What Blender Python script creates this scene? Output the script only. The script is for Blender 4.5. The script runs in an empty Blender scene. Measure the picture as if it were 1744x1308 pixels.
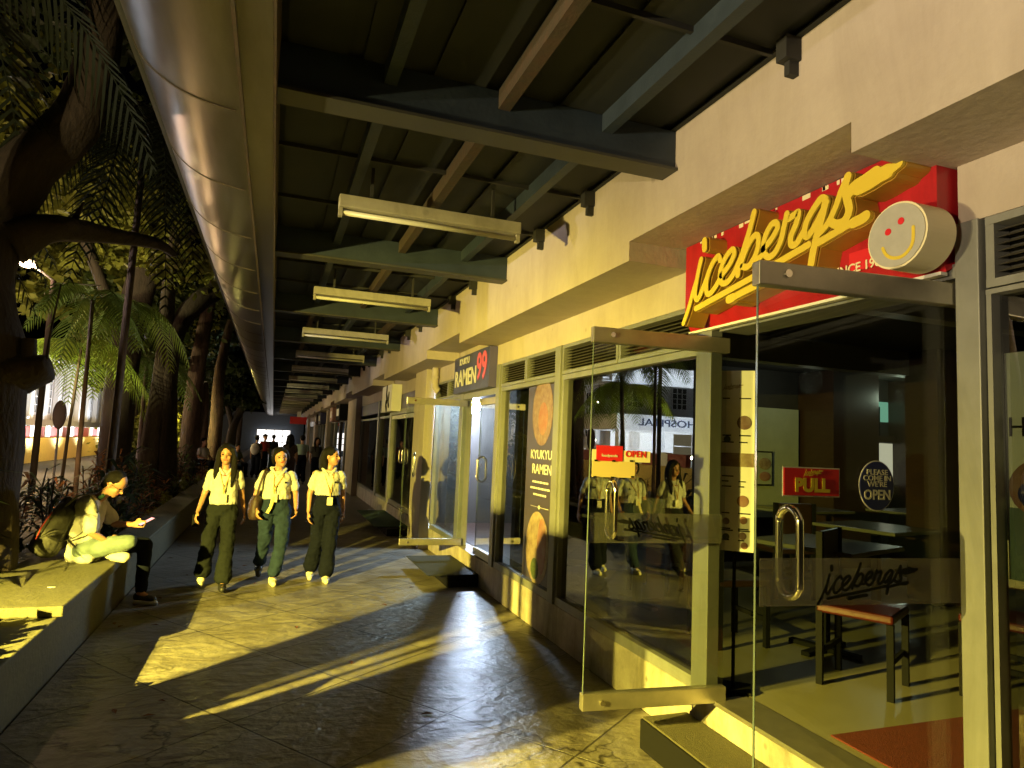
import bpy, bmesh, math, random
from mathutils import Vector, Matrix
random.seed(7)
SC = bpy.context.scene
COL = SC.collection
PI = math.pi

# ---------------------------------------------------------------- camera
RX = Vector((0.939846, -0.070102, -0.334319))
def _v(a): return Vector(a)
_f = 1126.0
_Y = _v((-407, -84, -_f)).normalized()
_X = _v((3164, -236, -_f)); _X = (_X - _Y * _X.dot(_Y)).normalized()
_Z = _X.cross(_Y)
ROT = Matrix((_X, _Y, _Z))            # camera space -> world space
CAMLOC = Vector((0, 0, 1.7))
cam_d = bpy.data.cameras.new('camera'); cam = bpy.data.objects.new('camera', cam_d)
COL.objects.link(cam); SC.camera = cam
cam.matrix_world = Matrix.Translation(CAMLOC) @ ROT.to_4x4()
cam_d.sensor_width = 36; cam_d.lens = _f / 1744 * 36
cam_d.clip_start = 0.05; cam_d.clip_end = 400

def _ray(px, py): return ROT @ Vector((px - 872, 654 - py, -_f))
def atx(px, py, x):                    # point of the plane x = const seen at a measured spot
    d = _ray(px, py); return CAMLOC + d * (x / d.x)
def aty(px, py, y):
    d = _ray(px, py); return CAMLOC + d * (y / d.y)
def atz(px, py, z):
    d = _ray(px, py); return CAMLOC + d * ((z - 1.7) / d.z)

# ---------------------------------------------------------------- world, exposure
W = bpy.data.worlds.new('World'); SC.world = W; W.use_nodes = True
nt = W.node_tree; bg = nt.nodes['Background']
sky = nt.nodes.new('ShaderNodeTexSky'); sky.sky_type = 'NISHITA'; sky.sun_disc = False
sky.sun_elevation = math.radians(-4); sky.sun_rotation = math.radians(200)
nt.links.new(sky.outputs[0], bg.inputs[0]); bg.inputs[1].default_value = 0.02
SC.view_settings.view_transform = 'Standard'; SC.view_settings.look = 'None'
SC.view_settings.exposure = 0; SC.view_settings.gamma = 1
SC.render.engine = 'CYCLES'
cy = SC.cycles
cy.use_denoising = True
try: cy.denoiser = 'OPENIMAGEDENOISE'
except Exception: pass
cy.sample_clamp_indirect = 4; cy.sample_clamp_direct = 0
cy.max_bounces = 7; cy.transparent_max_bounces = 24; cy.diffuse_bounces = 3; cy.glossy_bounces = 4
cy.caustics_reflective = False; cy.caustics_refractive = False
cy.use_light_tree = True

def lamp(name, loc, energy, color, radius=0.1, kind='POINT', **k):
    l = bpy.data.lights.new(name, kind); l.energy = energy; l.color = color
    if kind == 'AREA': l.shape = 'RECTANGLE'; l.size = radius; l.size_y = k.get('sy', radius)
    else: l.shadow_soft_size = radius
    if kind == 'SPOT': l.spot_size = k.get('angle', 1.2); l.spot_blend = k.get('blend', 0.6)
    o = bpy.data.objects.new(name, l); COL.objects.link(o); o.location = loc
    if 'to' in k:
        o.rotation_euler = (Vector(k['to']) - Vector(loc)).to_track_quat('-Z', 'Y').to_euler()
    return o
SODIUM = (1.0, 0.79, 0.085)
PEACH = (1.0, 0.60, 0.36)
COOL = (0.80, 0.88, 1.0)
# two low sodium garden lamps by the planting (outside the frame, left)
for _p, _e in (((-3.6, 2.2, 1.95), 1.0), ((-3.72, 2.03, 1.95), .32)):
    lamp('sodium_lamp_light', _p, 8600*_e, SODIUM, 0.012, 'SPOT', angle=2.05, blend=1.0, to=(0.9, 5.8, -2.5))
    lamp('sodium_lamp_light', _p, 680*_e, (1,.79,.34), 0.012)
# the street lamp, then unseen wash and far fills added to brighten the fascia
lamp('street_lamp_light', (-4.35, 13.9, 4.44), 60, PEACH, 0.05)
lamp('fascia_fill_light', (-6.0, -1.5, 1.6), 1700, (1,.78,.46), 0.04, 'SPOT', angle=.62, blend=.7, to=(1.95, 1.2, 4.1))
lamp('far_fill_light', (-7.0, 9.0, 1.5), 160, PEACH, 0.03, 'SPOT', angle=.9, blend=.8, to=(1.9, 9.5, 4.4))
lamp('far_fill_light', (-7.0, 17.0, 1.5), 240, PEACH, 0.03)
lamp('far_fill_light', (-7.0, 27.0, 1.6), 300, (1, .62, .30), 0.03)
lamp('far_fill_light', (-7.0, 40.0, 1.8), 300, PEACH, 0.03)
# flood lights along the white building over the road
for yy in (34.5, 38.5, 42.5, 47.0):
    lamp('facade_flood_light', (-9.0, yy, 0.7), 700, COOL, 0.2, 'SPOT', angle=2.2, blend=0.8, to=(-11.4, yy, 3.5))
for xx in (-11.5, -14.5):
    lamp('porch_flood_light', (xx, 22.0, 0.9), 42000, COOL, 0.02, 'SPOT', angle=1.3, blend=0.8, to=(xx-.5, 29.5, 4.0))
lamp('porch_light', (-13.0, 28.6, 2.3), 160, (1, .85, .6), 0.1)
for yy, ee in ((-1.5,1400), (3.5,2000), (7.5,1800), (12.0,1300), (18.0,800), (26.0,600)):  # unseen spots added to put a highlight on the gutter box and fascia
    lamp('duct_fill_light', (-7.6, yy, 2.3), ee, (1.0, .86, .84), 0.03, 'SPOT', angle=.50, blend=0.9, to=(-.7, yy+1.5, 4.1))
lamp('tree_fill_light', (-5.2, 13.2, 2.2), 700, (1,.74,.35), 0.05, 'SPOT', angle=1.8, blend=.8, to=(-4.9, 11.8, 6.2))  # these tree lights are unseen fills added to brighten the crowns
lamp('tree_fill_light', (-5.0, 15.0, 3.0), 500, (1,.74,.35), 0.05, 'SPOT', angle=1.8, blend=.8, to=(-4.4, 17.0, 6.6))
lamp('tree_fill_light', (-4.6, 8.4, 2.0), 260, (1,.66,.35), 0.05, 'SPOT', angle=1.4, blend=.8, to=(-3.6, 7.4, 5.6))
lamp('plant_fill_light', (-3.3, 11.5, 0.9), 60, (1, .62, .25), 0.05)  # unseen light added behind the plants to backlight them

# ---------------------------------------------------------------- helpers
class MB:
    def __init__(s): s.v = []; s.f = []; s.uv = None
    def add(s, vs, fs):
        n = len(s.v); s.v += [tuple(v) for v in vs]; s.f += [tuple(i + n for i in f) for f in fs]
    def box(s, x0, x1, y0, y1, z0, z1):
        s.add([(x0,y0,z0),(x1,y0,z0),(x1,y1,z0),(x0,y1,z0),(x0,y0,z1),(x1,y0,z1),(x1,y1,z1),(x0,y1,z1)],
              [(0,3,2,1),(4,5,6,7),(0,1,5,4),(1,2,6,5),(2,3,7,6),(3,0,4,7)])
        return s
    def quad(s, a, b, c, d): s.add([a, b, c, d], [(0,1,2,3)]); return s
    def tube(s, pts, rs, n=10, cap=True, sq=1.0):
        pts = [Vector(p) for p in pts]
        if not isinstance(rs, (list, tuple)): rs = [rs] * len(pts)
        base = len(s.v); up = None
        for i, p in enumerate(pts):
            if i == 0: t = pts[1] - p
            elif i == len(pts) - 1: t = p - pts[i-1]
            else: t = pts[i+1] - pts[i-1]
            t = t.normalized()
            if up is None:
                up = Vector((0,0,1)) if abs(t.z) < .9 else Vector((0,1,0))
            a = t.cross(up).normalized(); b = a.cross(t).normalized(); up = b
            for k in range(n):
                th = 2*PI*k/n
                s.v.append(tuple(p + a*(math.cos(th)*rs[i]) + b*(math.sin(th)*rs[i]*sq)))
        for i in range(len(pts)-1):
            for k in range(n):
                k2 = (k+1) % n
                s.f.append((base+i*n+k, base+i*n+k2, base+(i+1)*n+k2, base+(i+1)*n+k))
        if cap:
            s.f.append(tuple(base+k for k in range(n))[::-1])
            s.f.append(tuple(base+(len(pts)-1)*n+k for k in range(n)))
        return s
    def ell(s, c, r, n=12, m=8, rot=None):
        c = Vector(c); base = len(s.v)
        for j in range(m+1):
            ph = -PI/2 + PI*j/m
            for k in range(n):
                th = 2*PI*k/n
                v = Vector((r[0]*math.cos(ph)*math.cos(th), r[1]*math.cos(ph)*math.sin(th), r[2]*math.sin(ph)))
                if rot: v = rot @ v
                s.v.append(tuple(c+v))
        for j in range(m):
            for k in range(n):
                k2 = (k+1) % n
                s.f.append((base+j*n+k, base+j*n+k2, base+(j+1)*n+k2, base+(j+1)*n+k))
        return s
    def cap(s, p0, p1, r0, r1, n=12):        # tapered limb with round ends
        p0, p1 = Vector(p0), Vector(p1); d = p1 - p0; L = max(d.length, 1e-5); t = d / L
        pts = []; rs = []
        for k in range(5):
            a = PI/2*(1-k/4); pts.append(p0 - t*r0*math.sin(a)); rs.append(max(r0*math.cos(a), 1e-4))
        for k in range(5):
            a = PI/2*k/4; pts.append(p1 + t*r1*math.sin(a)); rs.append(max(r1*math.cos(a), 1e-4))
        return s.tube(pts, rs, n)
    def extr(s, poly, axis, a, b):          # polygon (2-D) extruded along an axis
        n = len(poly)
        def P(u, v, w): return {'x': (w, u, v), 'y': (u, w, v), 'z': (u, v, w)}[axis]
        s.add([P(u, v, a) for u, v in poly] + [P(u, v, b) for u, v in poly],
              [tuple(range(n))[::-1], tuple(range(n, 2*n))] + [(i, (i+1) % n, n+(i+1) % n, n+i) for i in range(n)])
        return s
    def build(s, name, mat, parent=None, smooth=False, bevel=0):
        me = bpy.data.meshes.new(name); me.from_pydata(s.v, [], s.f); me.update()
        if smooth:
            for p in me.polygons: p.use_smooth = True
        o = bpy.data.objects.new(name, me); COL.objects.link(o)
        if mat: me.materials.append(mat)
        if parent: o.parent = parent
        bm = bmesh.new(); bm.from_mesh(me); bmesh.ops.recalc_face_normals(bm, faces=bm.faces); bm.to_mesh(me); bm.free()
        if bevel:
            m = o.modifiers.new('bevel', 'BEVEL'); m.width = bevel; m.segments = 2; m.limit_method = 'ANGLE'
        return o

def tag(o, label=None, cat=None, group=None, kind=None):
    if label: o['label'] = label
    if cat: o['category'] = cat
    if group: o['group'] = group
    if kind: o['kind'] = kind
    return o
def thing(name, label, cat, loc=(0,0,0), group=None, rz=0):
    o = bpy.data.objects.new(name, None); COL.objects.link(o); o.location = loc; o.rotation_euler = (0,0,rz)
    o.empty_display_size = 0.1
    return tag(o, label, cat, group)
def copy_tree(o, parent=None):
    c = o.copy(); COL.objects.link(c)
    if parent: c.parent = parent
    for ch in list(o.children): copy_tree(ch, c)
    return c
def world_parent(o, p):                   # keep the mesh coordinates in world space under a placed Empty
    o.parent = p; o.matrix_parent_inverse = (Matrix.Translation(p.location) @ p.rotation_euler.to_matrix().to_4x4()).inverted()
    return o
def text_mesh(name, body, size, mat, parent, frame, align='CENTER', depth=0.004, bold=0.0, sx=1.0):
    c = bpy.data.curves.new(name, 'FONT'); c.body = body; c.size = size; c.align_x = align; c.align_y = 'CENTER'
    c.extrude = depth; c.offset = bold; c.resolution_u = 3
    t = bpy.data.objects.new(name + '_tmp', c); COL.objects.link(t)
    me = bpy.data.meshes.new_from_object(t.evaluated_get(bpy.context.evaluated_depsgraph_get()))
    bpy.data.objects.remove(t); bpy.data.curves.remove(c)
    me.transform(Matrix.Diagonal((sx, 1, 1, 1))); me.transform(frame)
    me.materials.clear(); me.materials.append(mat)
    o = bpy.data.objects.new(name, me); COL.objects.link(o)
    if parent: o.parent = parent
    return o
def frame_at(origin, right, up):          # text frame: right and up as world vectors
    r = Vector(right).normalized(); u = Vector(up).normalized(); n = r.cross(u)
    m = Matrix((r, u, n)).transposed().to_4x4(); m.translation = Vector(origin); return m

# ---------------------------------------------------------------- materials
def mat(name, color, rough=0.6, metal=0.0, noise=0.0, nscale=6.0, bump=0.0, bscale=40.0, spec=0.5, color2=None, emit=None, estr=0.0, n2=0.0, stretch=None, coat=0):
    m = bpy.data.materials.new(name); m.use_nodes = True; nt = m.node_tree; b = nt.nodes['Principled BSDF']
    b.inputs['Base Color'].default_value = (*color, 1); b.inputs['Roughness'].default_value = rough
    b.inputs['Metallic'].default_value = metal; b.inputs['Specular IOR Level'].default_value = spec
    if coat: b.inputs['Coat Weight'].default_value = coat
    if emit: b.inputs['Emission Color'].default_value = (*emit, 1); b.inputs['Emission Strength'].default_value = estr
    if noise or color2 or bump:
        g = nt.nodes.new('ShaderNodeNewGeometry'); src = g.outputs['Position']
        if stretch:
            mp = nt.nodes.new('ShaderNodeMapping'); mp.inputs['Scale'].default_value = stretch
            nt.links.new(src, mp.inputs['Vector']); src = mp.outputs[0]
    if noise or color2:
        n = nt.nodes.new('ShaderNodeTexNoise'); n.inputs['Scale'].default_value = nscale; n.inputs['Detail'].default_value = 8; n.inputs['Roughness'].default_value = .65
        nt.links.new(src, n.inputs['Vector'])
        r = nt.nodes.new('ShaderNodeValToRGB')
        c2 = color2 or tuple(c*(1-noise) for c in color); c1 = color if color2 else tuple(min(1, c*(1+noise*.6)) for c in color)
        r.color_ramp.elements[0].position = .32; r.color_ramp.elements[0].color = (*c2, 1)
        r.color_ramp.elements[1].position = .66; r.color_ramp.elements[1].color = (*c1, 1)
        nt.links.new(n.outputs[0], r.inputs[0]); nt.links.new(r.outputs[0], b.inputs['Base Color'])
        rr = nt.nodes.new('ShaderNodeMapRange'); rr.inputs[3].default_value = max(.03, rough-.12); rr.inputs[4].default_value = min(1, rough+.12)
        nt.links.new(n.outputs[0], rr.inputs[0]); nt.links.new(rr.outputs[0], b.inputs['Roughness'])
    if bump:
        n = nt.nodes.new('ShaderNodeTexNoise'); n.inputs['Scale'].default_value = bscale; n.inputs['Detail'].default_value = 6
        nt.links.new(src, n.inputs['Vector'])
        bp = nt.nodes.new('ShaderNodeBump'); bp.inputs['Strength'].default_value = bump; bp.inputs['Distance'].default_value = 0.02
        nt.links.new(n.outputs[0], bp.inputs['Height']); nt.links.new(bp.outputs[0], b.inputs['Normal'])
    return m
def emission(name, color, s):
    m = bpy.data.materials.new(name); m.use_nodes = True; nt = m.node_tree
    for n in list(nt.nodes): nt.nodes.remove(n)
    e = nt.nodes.new('ShaderNodeEmission'); e.inputs[0].default_value = (*color, 1); e.inputs[1].default_value = s
    o = nt.nodes.new('ShaderNodeOutputMaterial'); nt.links.new(e.outputs[0], o.inputs[0]); return m
def glass(name, r0, tint=(1,1,1), haze=0.0, hazecol=(.5,.5,.5), wav=0.0):
    m = bpy.data.materials.new(name); m.use_nodes = True; nt = m.node_tree; N = nt.nodes; L = nt.links
    for n in list(N): N.remove(n)
    out = N.new('ShaderNodeOutputMaterial'); tr = N.new('ShaderNodeBsdfTransparent'); tr.inputs[0].default_value = (*tint, 1)
    gl = N.new('ShaderNodeBsdfGlossy'); gl.inputs['Roughness'].default_value = 0.004
    ge = N.new('ShaderNodeNewGeometry'); dt = N.new('ShaderNodeVectorMath'); dt.operation = 'DOT_PRODUCT'
    L.new(ge.outputs['Normal'], dt.inputs[0]); L.new(ge.outputs['Incoming'], dt.inputs[1])
    ab = N.new('ShaderNodeMath'); ab.operation = 'ABSOLUTE'; L.new(dt.outputs['Value'], ab.inputs[0])
    su = N.new('ShaderNodeMath'); su.operation = 'SUBTRACT'; su.inputs[0].default_value = 1; L.new(ab.outputs[0], su.inputs[1])
    po = N.new('ShaderNodeMath'); po.operation = 'POWER'; L.new(su.outputs[0], po.inputs[0]); po.inputs[1].default_value = 5
    ma = N.new('ShaderNodeMath'); ma.operation = 'MULTIPLY_ADD'; L.new(po.outputs[0], ma.inputs[0]); ma.inputs[1].default_value = 1-r0; ma.inputs[2].default_value = r0
    mx = N.new('ShaderNodeMixShader'); L.new(ma.outputs[0], mx.inputs[0])
    base = tr.outputs[0]
    if haze:
        df = N.new('ShaderNodeBsdfDiffuse'); df.inputs[0].default_value = (*hazecol, 1)
        tl = N.new('ShaderNodeBsdfTranslucent'); tl.inputs[0].default_value = (*hazecol, 1)
        am = N.new('ShaderNodeMixShader'); am.inputs[0].default_value = .5; L.new(df.outputs[0], am.inputs[1]); L.new(tl.outputs[0], am.inputs[2])
        m2 = N.new('ShaderNodeMixShader'); m2.inputs[0].default_value = haze; L.new(tr.outputs[0], m2.inputs[1]); L.new(am.outputs[0], m2.inputs[2]); base = m2.outputs[0]
    L.new(base, mx.inputs[1]); L.new(gl.outputs[0], mx.inputs[2]); L.new(mx.outputs[0], out.inputs[0])
    if wav:
        n = N.new('ShaderNodeTexNoise'); n.inputs['Scale'].default_value = 1.3; bp = N.new('ShaderNodeBump'); bp.inputs['Strength'].default_value = wav; bp.inputs['Distance'].default_value = .01
        L.new(ge.outputs['Position'], n.inputs['Vector']); L.new(n.outputs[0], bp.inputs['Height']); L.new(bp.outputs[0], gl.inputs['Normal'])
    return m

M = {}
M['plaster'] = mat('plaster', (.46,.40,.35), .75, noise=.10, nscale=1.6, bump=.15, bscale=25, color2=(.38,.32,.28))
M['soffit'] = mat('soffit', (.45,.39,.30), .8, noise=.1, nscale=3)
M['plinth'] = mat('plinth', (.50,.45,.38), .7, nscale=7, color2=(.33,.29,.25), bump=.3, bscale=18)
M['frame'] = mat('frame', (.22,.225,.225), .42, metal=.25, noise=.06, nscale=9)
M['rail'] = mat('rail', (.48,.45,.38), .33, metal=.85, noise=.12, nscale=12)
M['steel'] = mat('steel', (.8,.76,.66), .12, metal=1)
M['dark'] = mat('dark', (.02,.02,.02), .7)
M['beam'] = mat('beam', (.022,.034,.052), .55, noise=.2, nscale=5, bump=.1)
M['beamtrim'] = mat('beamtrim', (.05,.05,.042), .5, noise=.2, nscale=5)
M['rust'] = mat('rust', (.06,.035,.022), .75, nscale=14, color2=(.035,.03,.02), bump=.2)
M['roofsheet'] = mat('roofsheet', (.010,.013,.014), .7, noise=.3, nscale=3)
M['fixture'] = mat('fixture', (.32,.30,.26), .5, noise=.12, nscale=10)
M['tube'] = mat('tube', (.45,.44,.38), .4)
M['duct'] = mat('duct', (.23,.215,.215), .34, metal=1.0, nscale=1.6, color2=(.15,.135,.13), stretch=(3,.6,3), bump=.04, bscale=6)
M['ductseam'] = mat('ductseam', (.10,.08,.06), .5, metal=.5)
M['black'] = mat('black', (.008,.008,.008), .85, spec=.12)
M['pane'] = glass('pane', .23, (.42,.46,.43), wav=.02)
M['doorglass'] = glass('doorglass', .045, (.95,.97,.95))
M['edgeglass'] = mat('edgeglass', (.10,.13,.12), .15)
M['frost'] = glass('frost', .04, (.9,.9,.9), haze=.30, hazecol=(.50,.47,.42))
M['red'] = mat('red', (.42,.012,.02), .38, noise=.15, nscale=6)
M['reddark'] = mat('reddark', (.28,.01,.02), .4)
M['redtag'] = mat('redtag', (.62,.02,.03), .4)
M['yellow'] = mat('yellow', (.66,.50,.05), .35)
M['amber'] = mat('amber', (.42,.24,.03), .45, noise=.1)
M['cream'] = mat('cream', (.75,.68,.46), .4)
M['discgrey'] = mat('discgrey', (.40,.39,.36), .45, noise=.08, nscale=20)
M['white'] = mat('white', (.78,.77,.74), .5, noise=.04)
M['doormat'] = mat('doormat', (.018,.022,.018), .95, bump=.8, bscale=220, noise=.3, nscale=60)
M['greenmat'] = mat('greenmat', (.02,.07,.04), .95, bump=.8, bscale=220, noise=.3, nscale=60)
M['carpet'] = mat('carpet', (.10,.09,.05), .95, bump=.8, bscale=200, noise=.25, nscale=50)
M['redmat'] = mat('redmat', (.13,.016,.010), .9, bump=.5, bscale=160, noise=.15, nscale=30)
M['intfloor'] = mat('intfloor', (.24,.22,.14), .35, noise=.06, nscale=5)
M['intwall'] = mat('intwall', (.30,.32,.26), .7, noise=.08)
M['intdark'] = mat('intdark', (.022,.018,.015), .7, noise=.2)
M['wood'] = mat('wood', (.028,.014,.009), .35, noise=.35, nscale=10, stretch=(1,1,8))
M['redseat'] = mat('redseat', (.05,.006,.004), .3)
M['tabletop'] = mat('tabletop', (.10,.10,.085), .25)
M['skin'] = mat('skin', (.42,.22,.13), .5, noise=.05, nscale=30)
M['hair'] = mat('hair', (.006,.005,.0045), .6, spec=.15, noise=.3, nscale=60, stretch=(6,6,.7), bump=.5, bscale=60)
M['shirt'] = mat('shirt', (.50,.50,.48), .85, noise=.05, nscale=12, bump=.3, bscale=22)
M['shirtfar'] = mat('shirtfar', (.35,.5,.42), .85)
M['pantsgreen'] = mat('pantsgreen', (.013,.016,.016), .9, spec=.1, noise=.2, bump=.3, bscale=14)
M['jeans'] = mat('jeans', (.020,.036,.065), .9, spec=.1, noise=.35, nscale=7, bump=.3, bscale=14)
M['jeanslight'] = mat('jeanslight', (.13,.18,.17), .85, noise=.25, nscale=9, bump=.3, bscale=16)
M['navy'] = mat('navy', (.006,.008,.016), .9, spec=.1, noise=.2, bump=.3, bscale=14)
M['shoe'] = mat('shoe', (.75,.70,.52), .6)
M['shoedark'] = mat('shoedark', (.02,.02,.02), .5)
M['lanyard'] = mat('lanyard', (.38,.22,.04), .6)
M['badge'] = mat('badge', (.62,.58,.44), .35)
M['redcloth'] = mat('redcloth', (.30,.02,.02), .7)
M['bagdark'] = mat('bagdark', (.035,.018,.016), .6, noise=.2)
M['pack'] = mat('pack', (.055,.055,.045), .75, noise=.3, nscale=14, bump=.4, bscale=30)
M['bark'] = mat('bark', (.15,.10,.07), .9, nscale=9, color2=(.06,.04,.03), bump=.9, bscale=26, stretch=(1,1,.35))
M['barkdark'] = mat('barkdark', (.038,.025,.021), .9, nscale=9, color2=(.018,.012,.010), bump=.9, bscale=26, stretch=(1,1,.35))
M['soil'] = mat('soil', (.03,.022,.015), .95, noise=.4, bump=.8, bscale=30)
M['road'] = mat('road', (.06,.055,.05), .8, noise=.2, bump=.3, bscale=60)
M['facade'] = mat('facade', (.66,.66,.66), .7, noise=.05)
M['pilaster'] = mat('pilaster', (.80,.80,.80), .6)
M['maroon'] = mat('maroon', (.28,.06,.05), .7, noise=.1)
M['yellowkerb'] = mat('yellowkerb', (.60,.44,.10), .7, noise=.1)
M['darkglass'] = mat('darkglass', (.02,.025,.03), .08)
M['planter'] = mat('planter', (.105,.10,.065), .8, noise=.2, nscale=9, bump=.3, bscale=30)
M['purple'] = mat('purple', (.03,.035,.11), .4, noise=.15, nscale=5)
M['purpleside'] = mat('purpleside', (.08,.07,.20), .5)
M['pink'] = mat('pink', (.60,.08,.18), .4)
M['posterbg'] = mat('posterbg', (.055,.045,.07), .35, noise=.1, nscale=3)
M['bread'] = mat('bread', (.34,.27,.19), .5, nscale=14, color2=(.19,.12,.08))
M['meat'] = mat('meat', (.30,.18,.15), .5, nscale=12, color2=(.26,.09,.06))
M['noodle'] = mat('noodle', (.26,.19,.18), .5, nscale=16, color2=(.15,.08,.08))
M['greens'] = mat('greens', (.10,.14,.03), .6, nscale=40, color2=(.03,.04,.02))
M['offwhite'] = mat('offwhite', (.62,.60,.60), .6)
M['navysign'] = mat('navysign', (.012,.018,.14), .4)
M['paperyellow'] = mat('paperyellow', (.66,.52,.22), .6)
def leafmat(name, c1, c2, rough=.6):
    m = mat(name, c1, rough, nscale=1.7, color2=c2, spec=.2)
    b = m.node_tree.nodes['Principled BSDF']; nt = m.node_tree
    tl = nt.nodes.new('ShaderNodeBsdfTranslucent'); mx = nt.nodes.new('ShaderNodeMixShader'); mx.inputs[0].default_value = .35
    src = b.inputs['Base Color'].links[0].from_socket; nt.links.new(src, tl.inputs[0])
    out = [n for n in nt.nodes if n.type == 'OUTPUT_MATERIAL'][0]
    nt.links.new(b.outputs[0], mx.inputs[1]); nt.links.new(tl.outputs[0], mx.inputs[2]); nt.links.new(mx.outputs[0], out.inputs[0])
    return m
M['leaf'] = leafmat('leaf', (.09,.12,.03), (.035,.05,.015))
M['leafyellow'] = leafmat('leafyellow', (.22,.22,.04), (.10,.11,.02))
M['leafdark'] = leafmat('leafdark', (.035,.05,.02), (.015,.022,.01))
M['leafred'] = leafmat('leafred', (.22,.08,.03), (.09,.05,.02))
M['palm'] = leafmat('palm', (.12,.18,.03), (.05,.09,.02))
M['hedgedark'] = leafmat('hedgedark', (.014,.018,.008), (.008,.010,.005), .9)  # near-black tone holds the shade of the near planting bed
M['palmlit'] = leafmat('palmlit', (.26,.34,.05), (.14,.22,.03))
M['palmdark'] = leafmat('palmdark', (.016,.021,.010), (.008,.011,.006), .9)  # lit and dark palm copies carry light and shade in their green

# floor of diagonal concrete slabs
def floor_material():
    m = bpy.data.materials.new('paving'); m.use_nodes = True; nt = m.node_tree; N = nt.nodes; L = nt.links; b = N['Principled BSDF']
    g = N.new('ShaderNodeNewGeometry'); mp = N.new('ShaderNodeMapping'); mp.vector_type = 'POINT'
    mp.inputs['Rotation'].default_value = (0,0,math.radians(-37)); mp.inputs['Location'].default_value = (.17,.06,0)
    L.new(g.outputs['Position'], mp.inputs['Vector'])
    br = N.new('ShaderNodeTexBrick'); br.offset = 0.0; br.inputs['Scale'].default_value = 1
    br.inputs['Brick Width'].default_value = .9; br.inputs['Row Height'].default_value = .9; br.inputs['Mortar Size'].default_value = .007
    br.inputs['Mortar Smooth'].default_value = .3; br.inputs['Bias'].default_value = 0
    br.inputs['Color1'].default_value = (.17,.158,.14,1); br.inputs['Color2'].default_value = (.215,.195,.165,1); br.inputs['Mortar'].default_value = (.05,.045,.04,1)
    nj = N.new('ShaderNodeTexNoise'); nj.inputs['Scale'].default_value = 5; nj.inputs['Detail'].default_value = 4
    L.new(mp.outputs[0], nj.inputs['Vector'])
    va = N.new('ShaderNodeVectorMath'); va.operation = 'MULTIPLY_ADD'; L.new(nj.outputs['Color'], va.inputs[0]); va.inputs[1].default_value = (.02,.02,0); L.new(mp.outputs[0], va.inputs[2])
    L.new(va.outputs[0], br.inputs['Vector'])
    n1 = N.new('ShaderNodeTexNoise'); n1.inputs['Scale'].default_value = 2.3; n1.inputs['Detail'].default_value = 9; n1.inputs['Roughness'].default_value = .7; n1.inputs['Distortion'].default_value = .6
    L.new(g.outputs['Position'], n1.inputs['Vector'])
    r1 = N.new('ShaderNodeValToRGB'); r1.color_ramp.elements[0].position = .33; r1.color_ramp.elements[0].color = (.48,.45,.42,1); r1.color_ramp.elements[1].position = .62; r1.color_ramp.elements[1].color = (1.1,1.1,1.1,1)
    L.new(n1.outputs[0], r1.inputs[0])
    mu = N.new('ShaderNodeMix'); mu.data_type = 'RGBA'; mu.blend_type = 'MULTIPLY'; mu.inputs[0].default_value = 1
    L.new(br.outputs['Color'], mu.inputs[6]); L.new(r1.outputs[0], mu.inputs[7])
    # fine spots
    n3 = N.new('ShaderNodeTexVoronoi'); n3.inputs['Scale'].default_value = 9; L.new(g.outputs['Position'], n3.inputs['Vector'])
    r3 = N.new('ShaderNodeValToRGB'); r3.color_ramp.elements[0].position = .03; r3.color_ramp.elements[0].color = (.35,.33,.3,1); r3.color_ramp.elements[1].position = .09; r3.color_ramp.elements[1].color = (1,1,1,1)
    L.new(n3.outputs['Distance'], r3.inputs[0])
    mu2 = N.new('ShaderNodeMix'); mu2.data_type = 'RGBA'; mu2.blend_type = 'MULTIPLY'; mu2.inputs[0].default_value = .6
    L.new(mu.outputs[2], mu2.inputs[6]); L.new(r3.outputs[0], mu2.inputs[7]); L.new(mu2.outputs[2], b.inputs['Base Color'])
    ve = N.new('ShaderNodeTexVoronoi'); ve.feature = 'DISTANCE_TO_EDGE'; ve.inputs['Scale'].default_value = .75
    vd = N.new('ShaderNodeVectorMath'); vd.operation = 'MULTIPLY_ADD'; L.new(nj.outputs['Color'], vd.inputs[0]); vd.inputs[1].default_value = (.5,.5,0); L.new(g.outputs['Position'], vd.inputs[2]); L.new(vd.outputs[0], ve.inputs['Vector'])
    rv = N.new('ShaderNodeValToRGB'); rv.color_ramp.elements[0].position = .0; rv.color_ramp.elements[0].color = (.12,.11,.10,1); rv.color_ramp.elements[1].position = .009; rv.color_ramp.elements[1].color = (1,1,1,1); L.new(ve.outputs['Distance'], rv.inputs[0])
    nm = N.new('ShaderNodeTexNoise'); nm.inputs['Scale'].default_value = .9; L.new(g.outputs['Position'], nm.inputs['Vector'])
    rm = N.new('ShaderNodeValToRGB'); rm.color_ramp.elements[0].position = .5; rm.color_ramp.elements[1].position = .56; L.new(nm.outputs[0], rm.inputs[0])
    mu3 = N.new('ShaderNodeMix'); mu3.data_type = 'RGBA'; mu3.blend_type = 'MULTIPLY'; L.new(rm.outputs[0], mu3.inputs[0]); L.new(mu2.outputs[2], mu3.inputs[6]); L.new(rv.outputs[0], mu3.inputs[7]); L.new(mu3.outputs[2], b.inputs['Base Color'])
    rr = N.new('ShaderNodeMapRange'); rr.inputs[3].default_value = .26; rr.inputs[4].default_value = .60; L.new(n1.outputs[0], rr.inputs[0]); L.new(rr.outputs[0], b.inputs['Roughness'])
    n2 = N.new('ShaderNodeTexNoise'); n2.inputs['Scale'].default_value = 14; n2.inputs['Detail'].default_value = 8; L.new(g.outputs['Position'], n2.inputs['Vector'])
    # long slate-like ripples
    mp2 = N.new('ShaderNodeMapping'); mp2.inputs['Rotation'].default_value = (0,0,.5); mp2.inputs['Scale'].default_value = (1.3,2.6,1); L.new(g.outputs['Position'], mp2.inputs[0])
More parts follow.
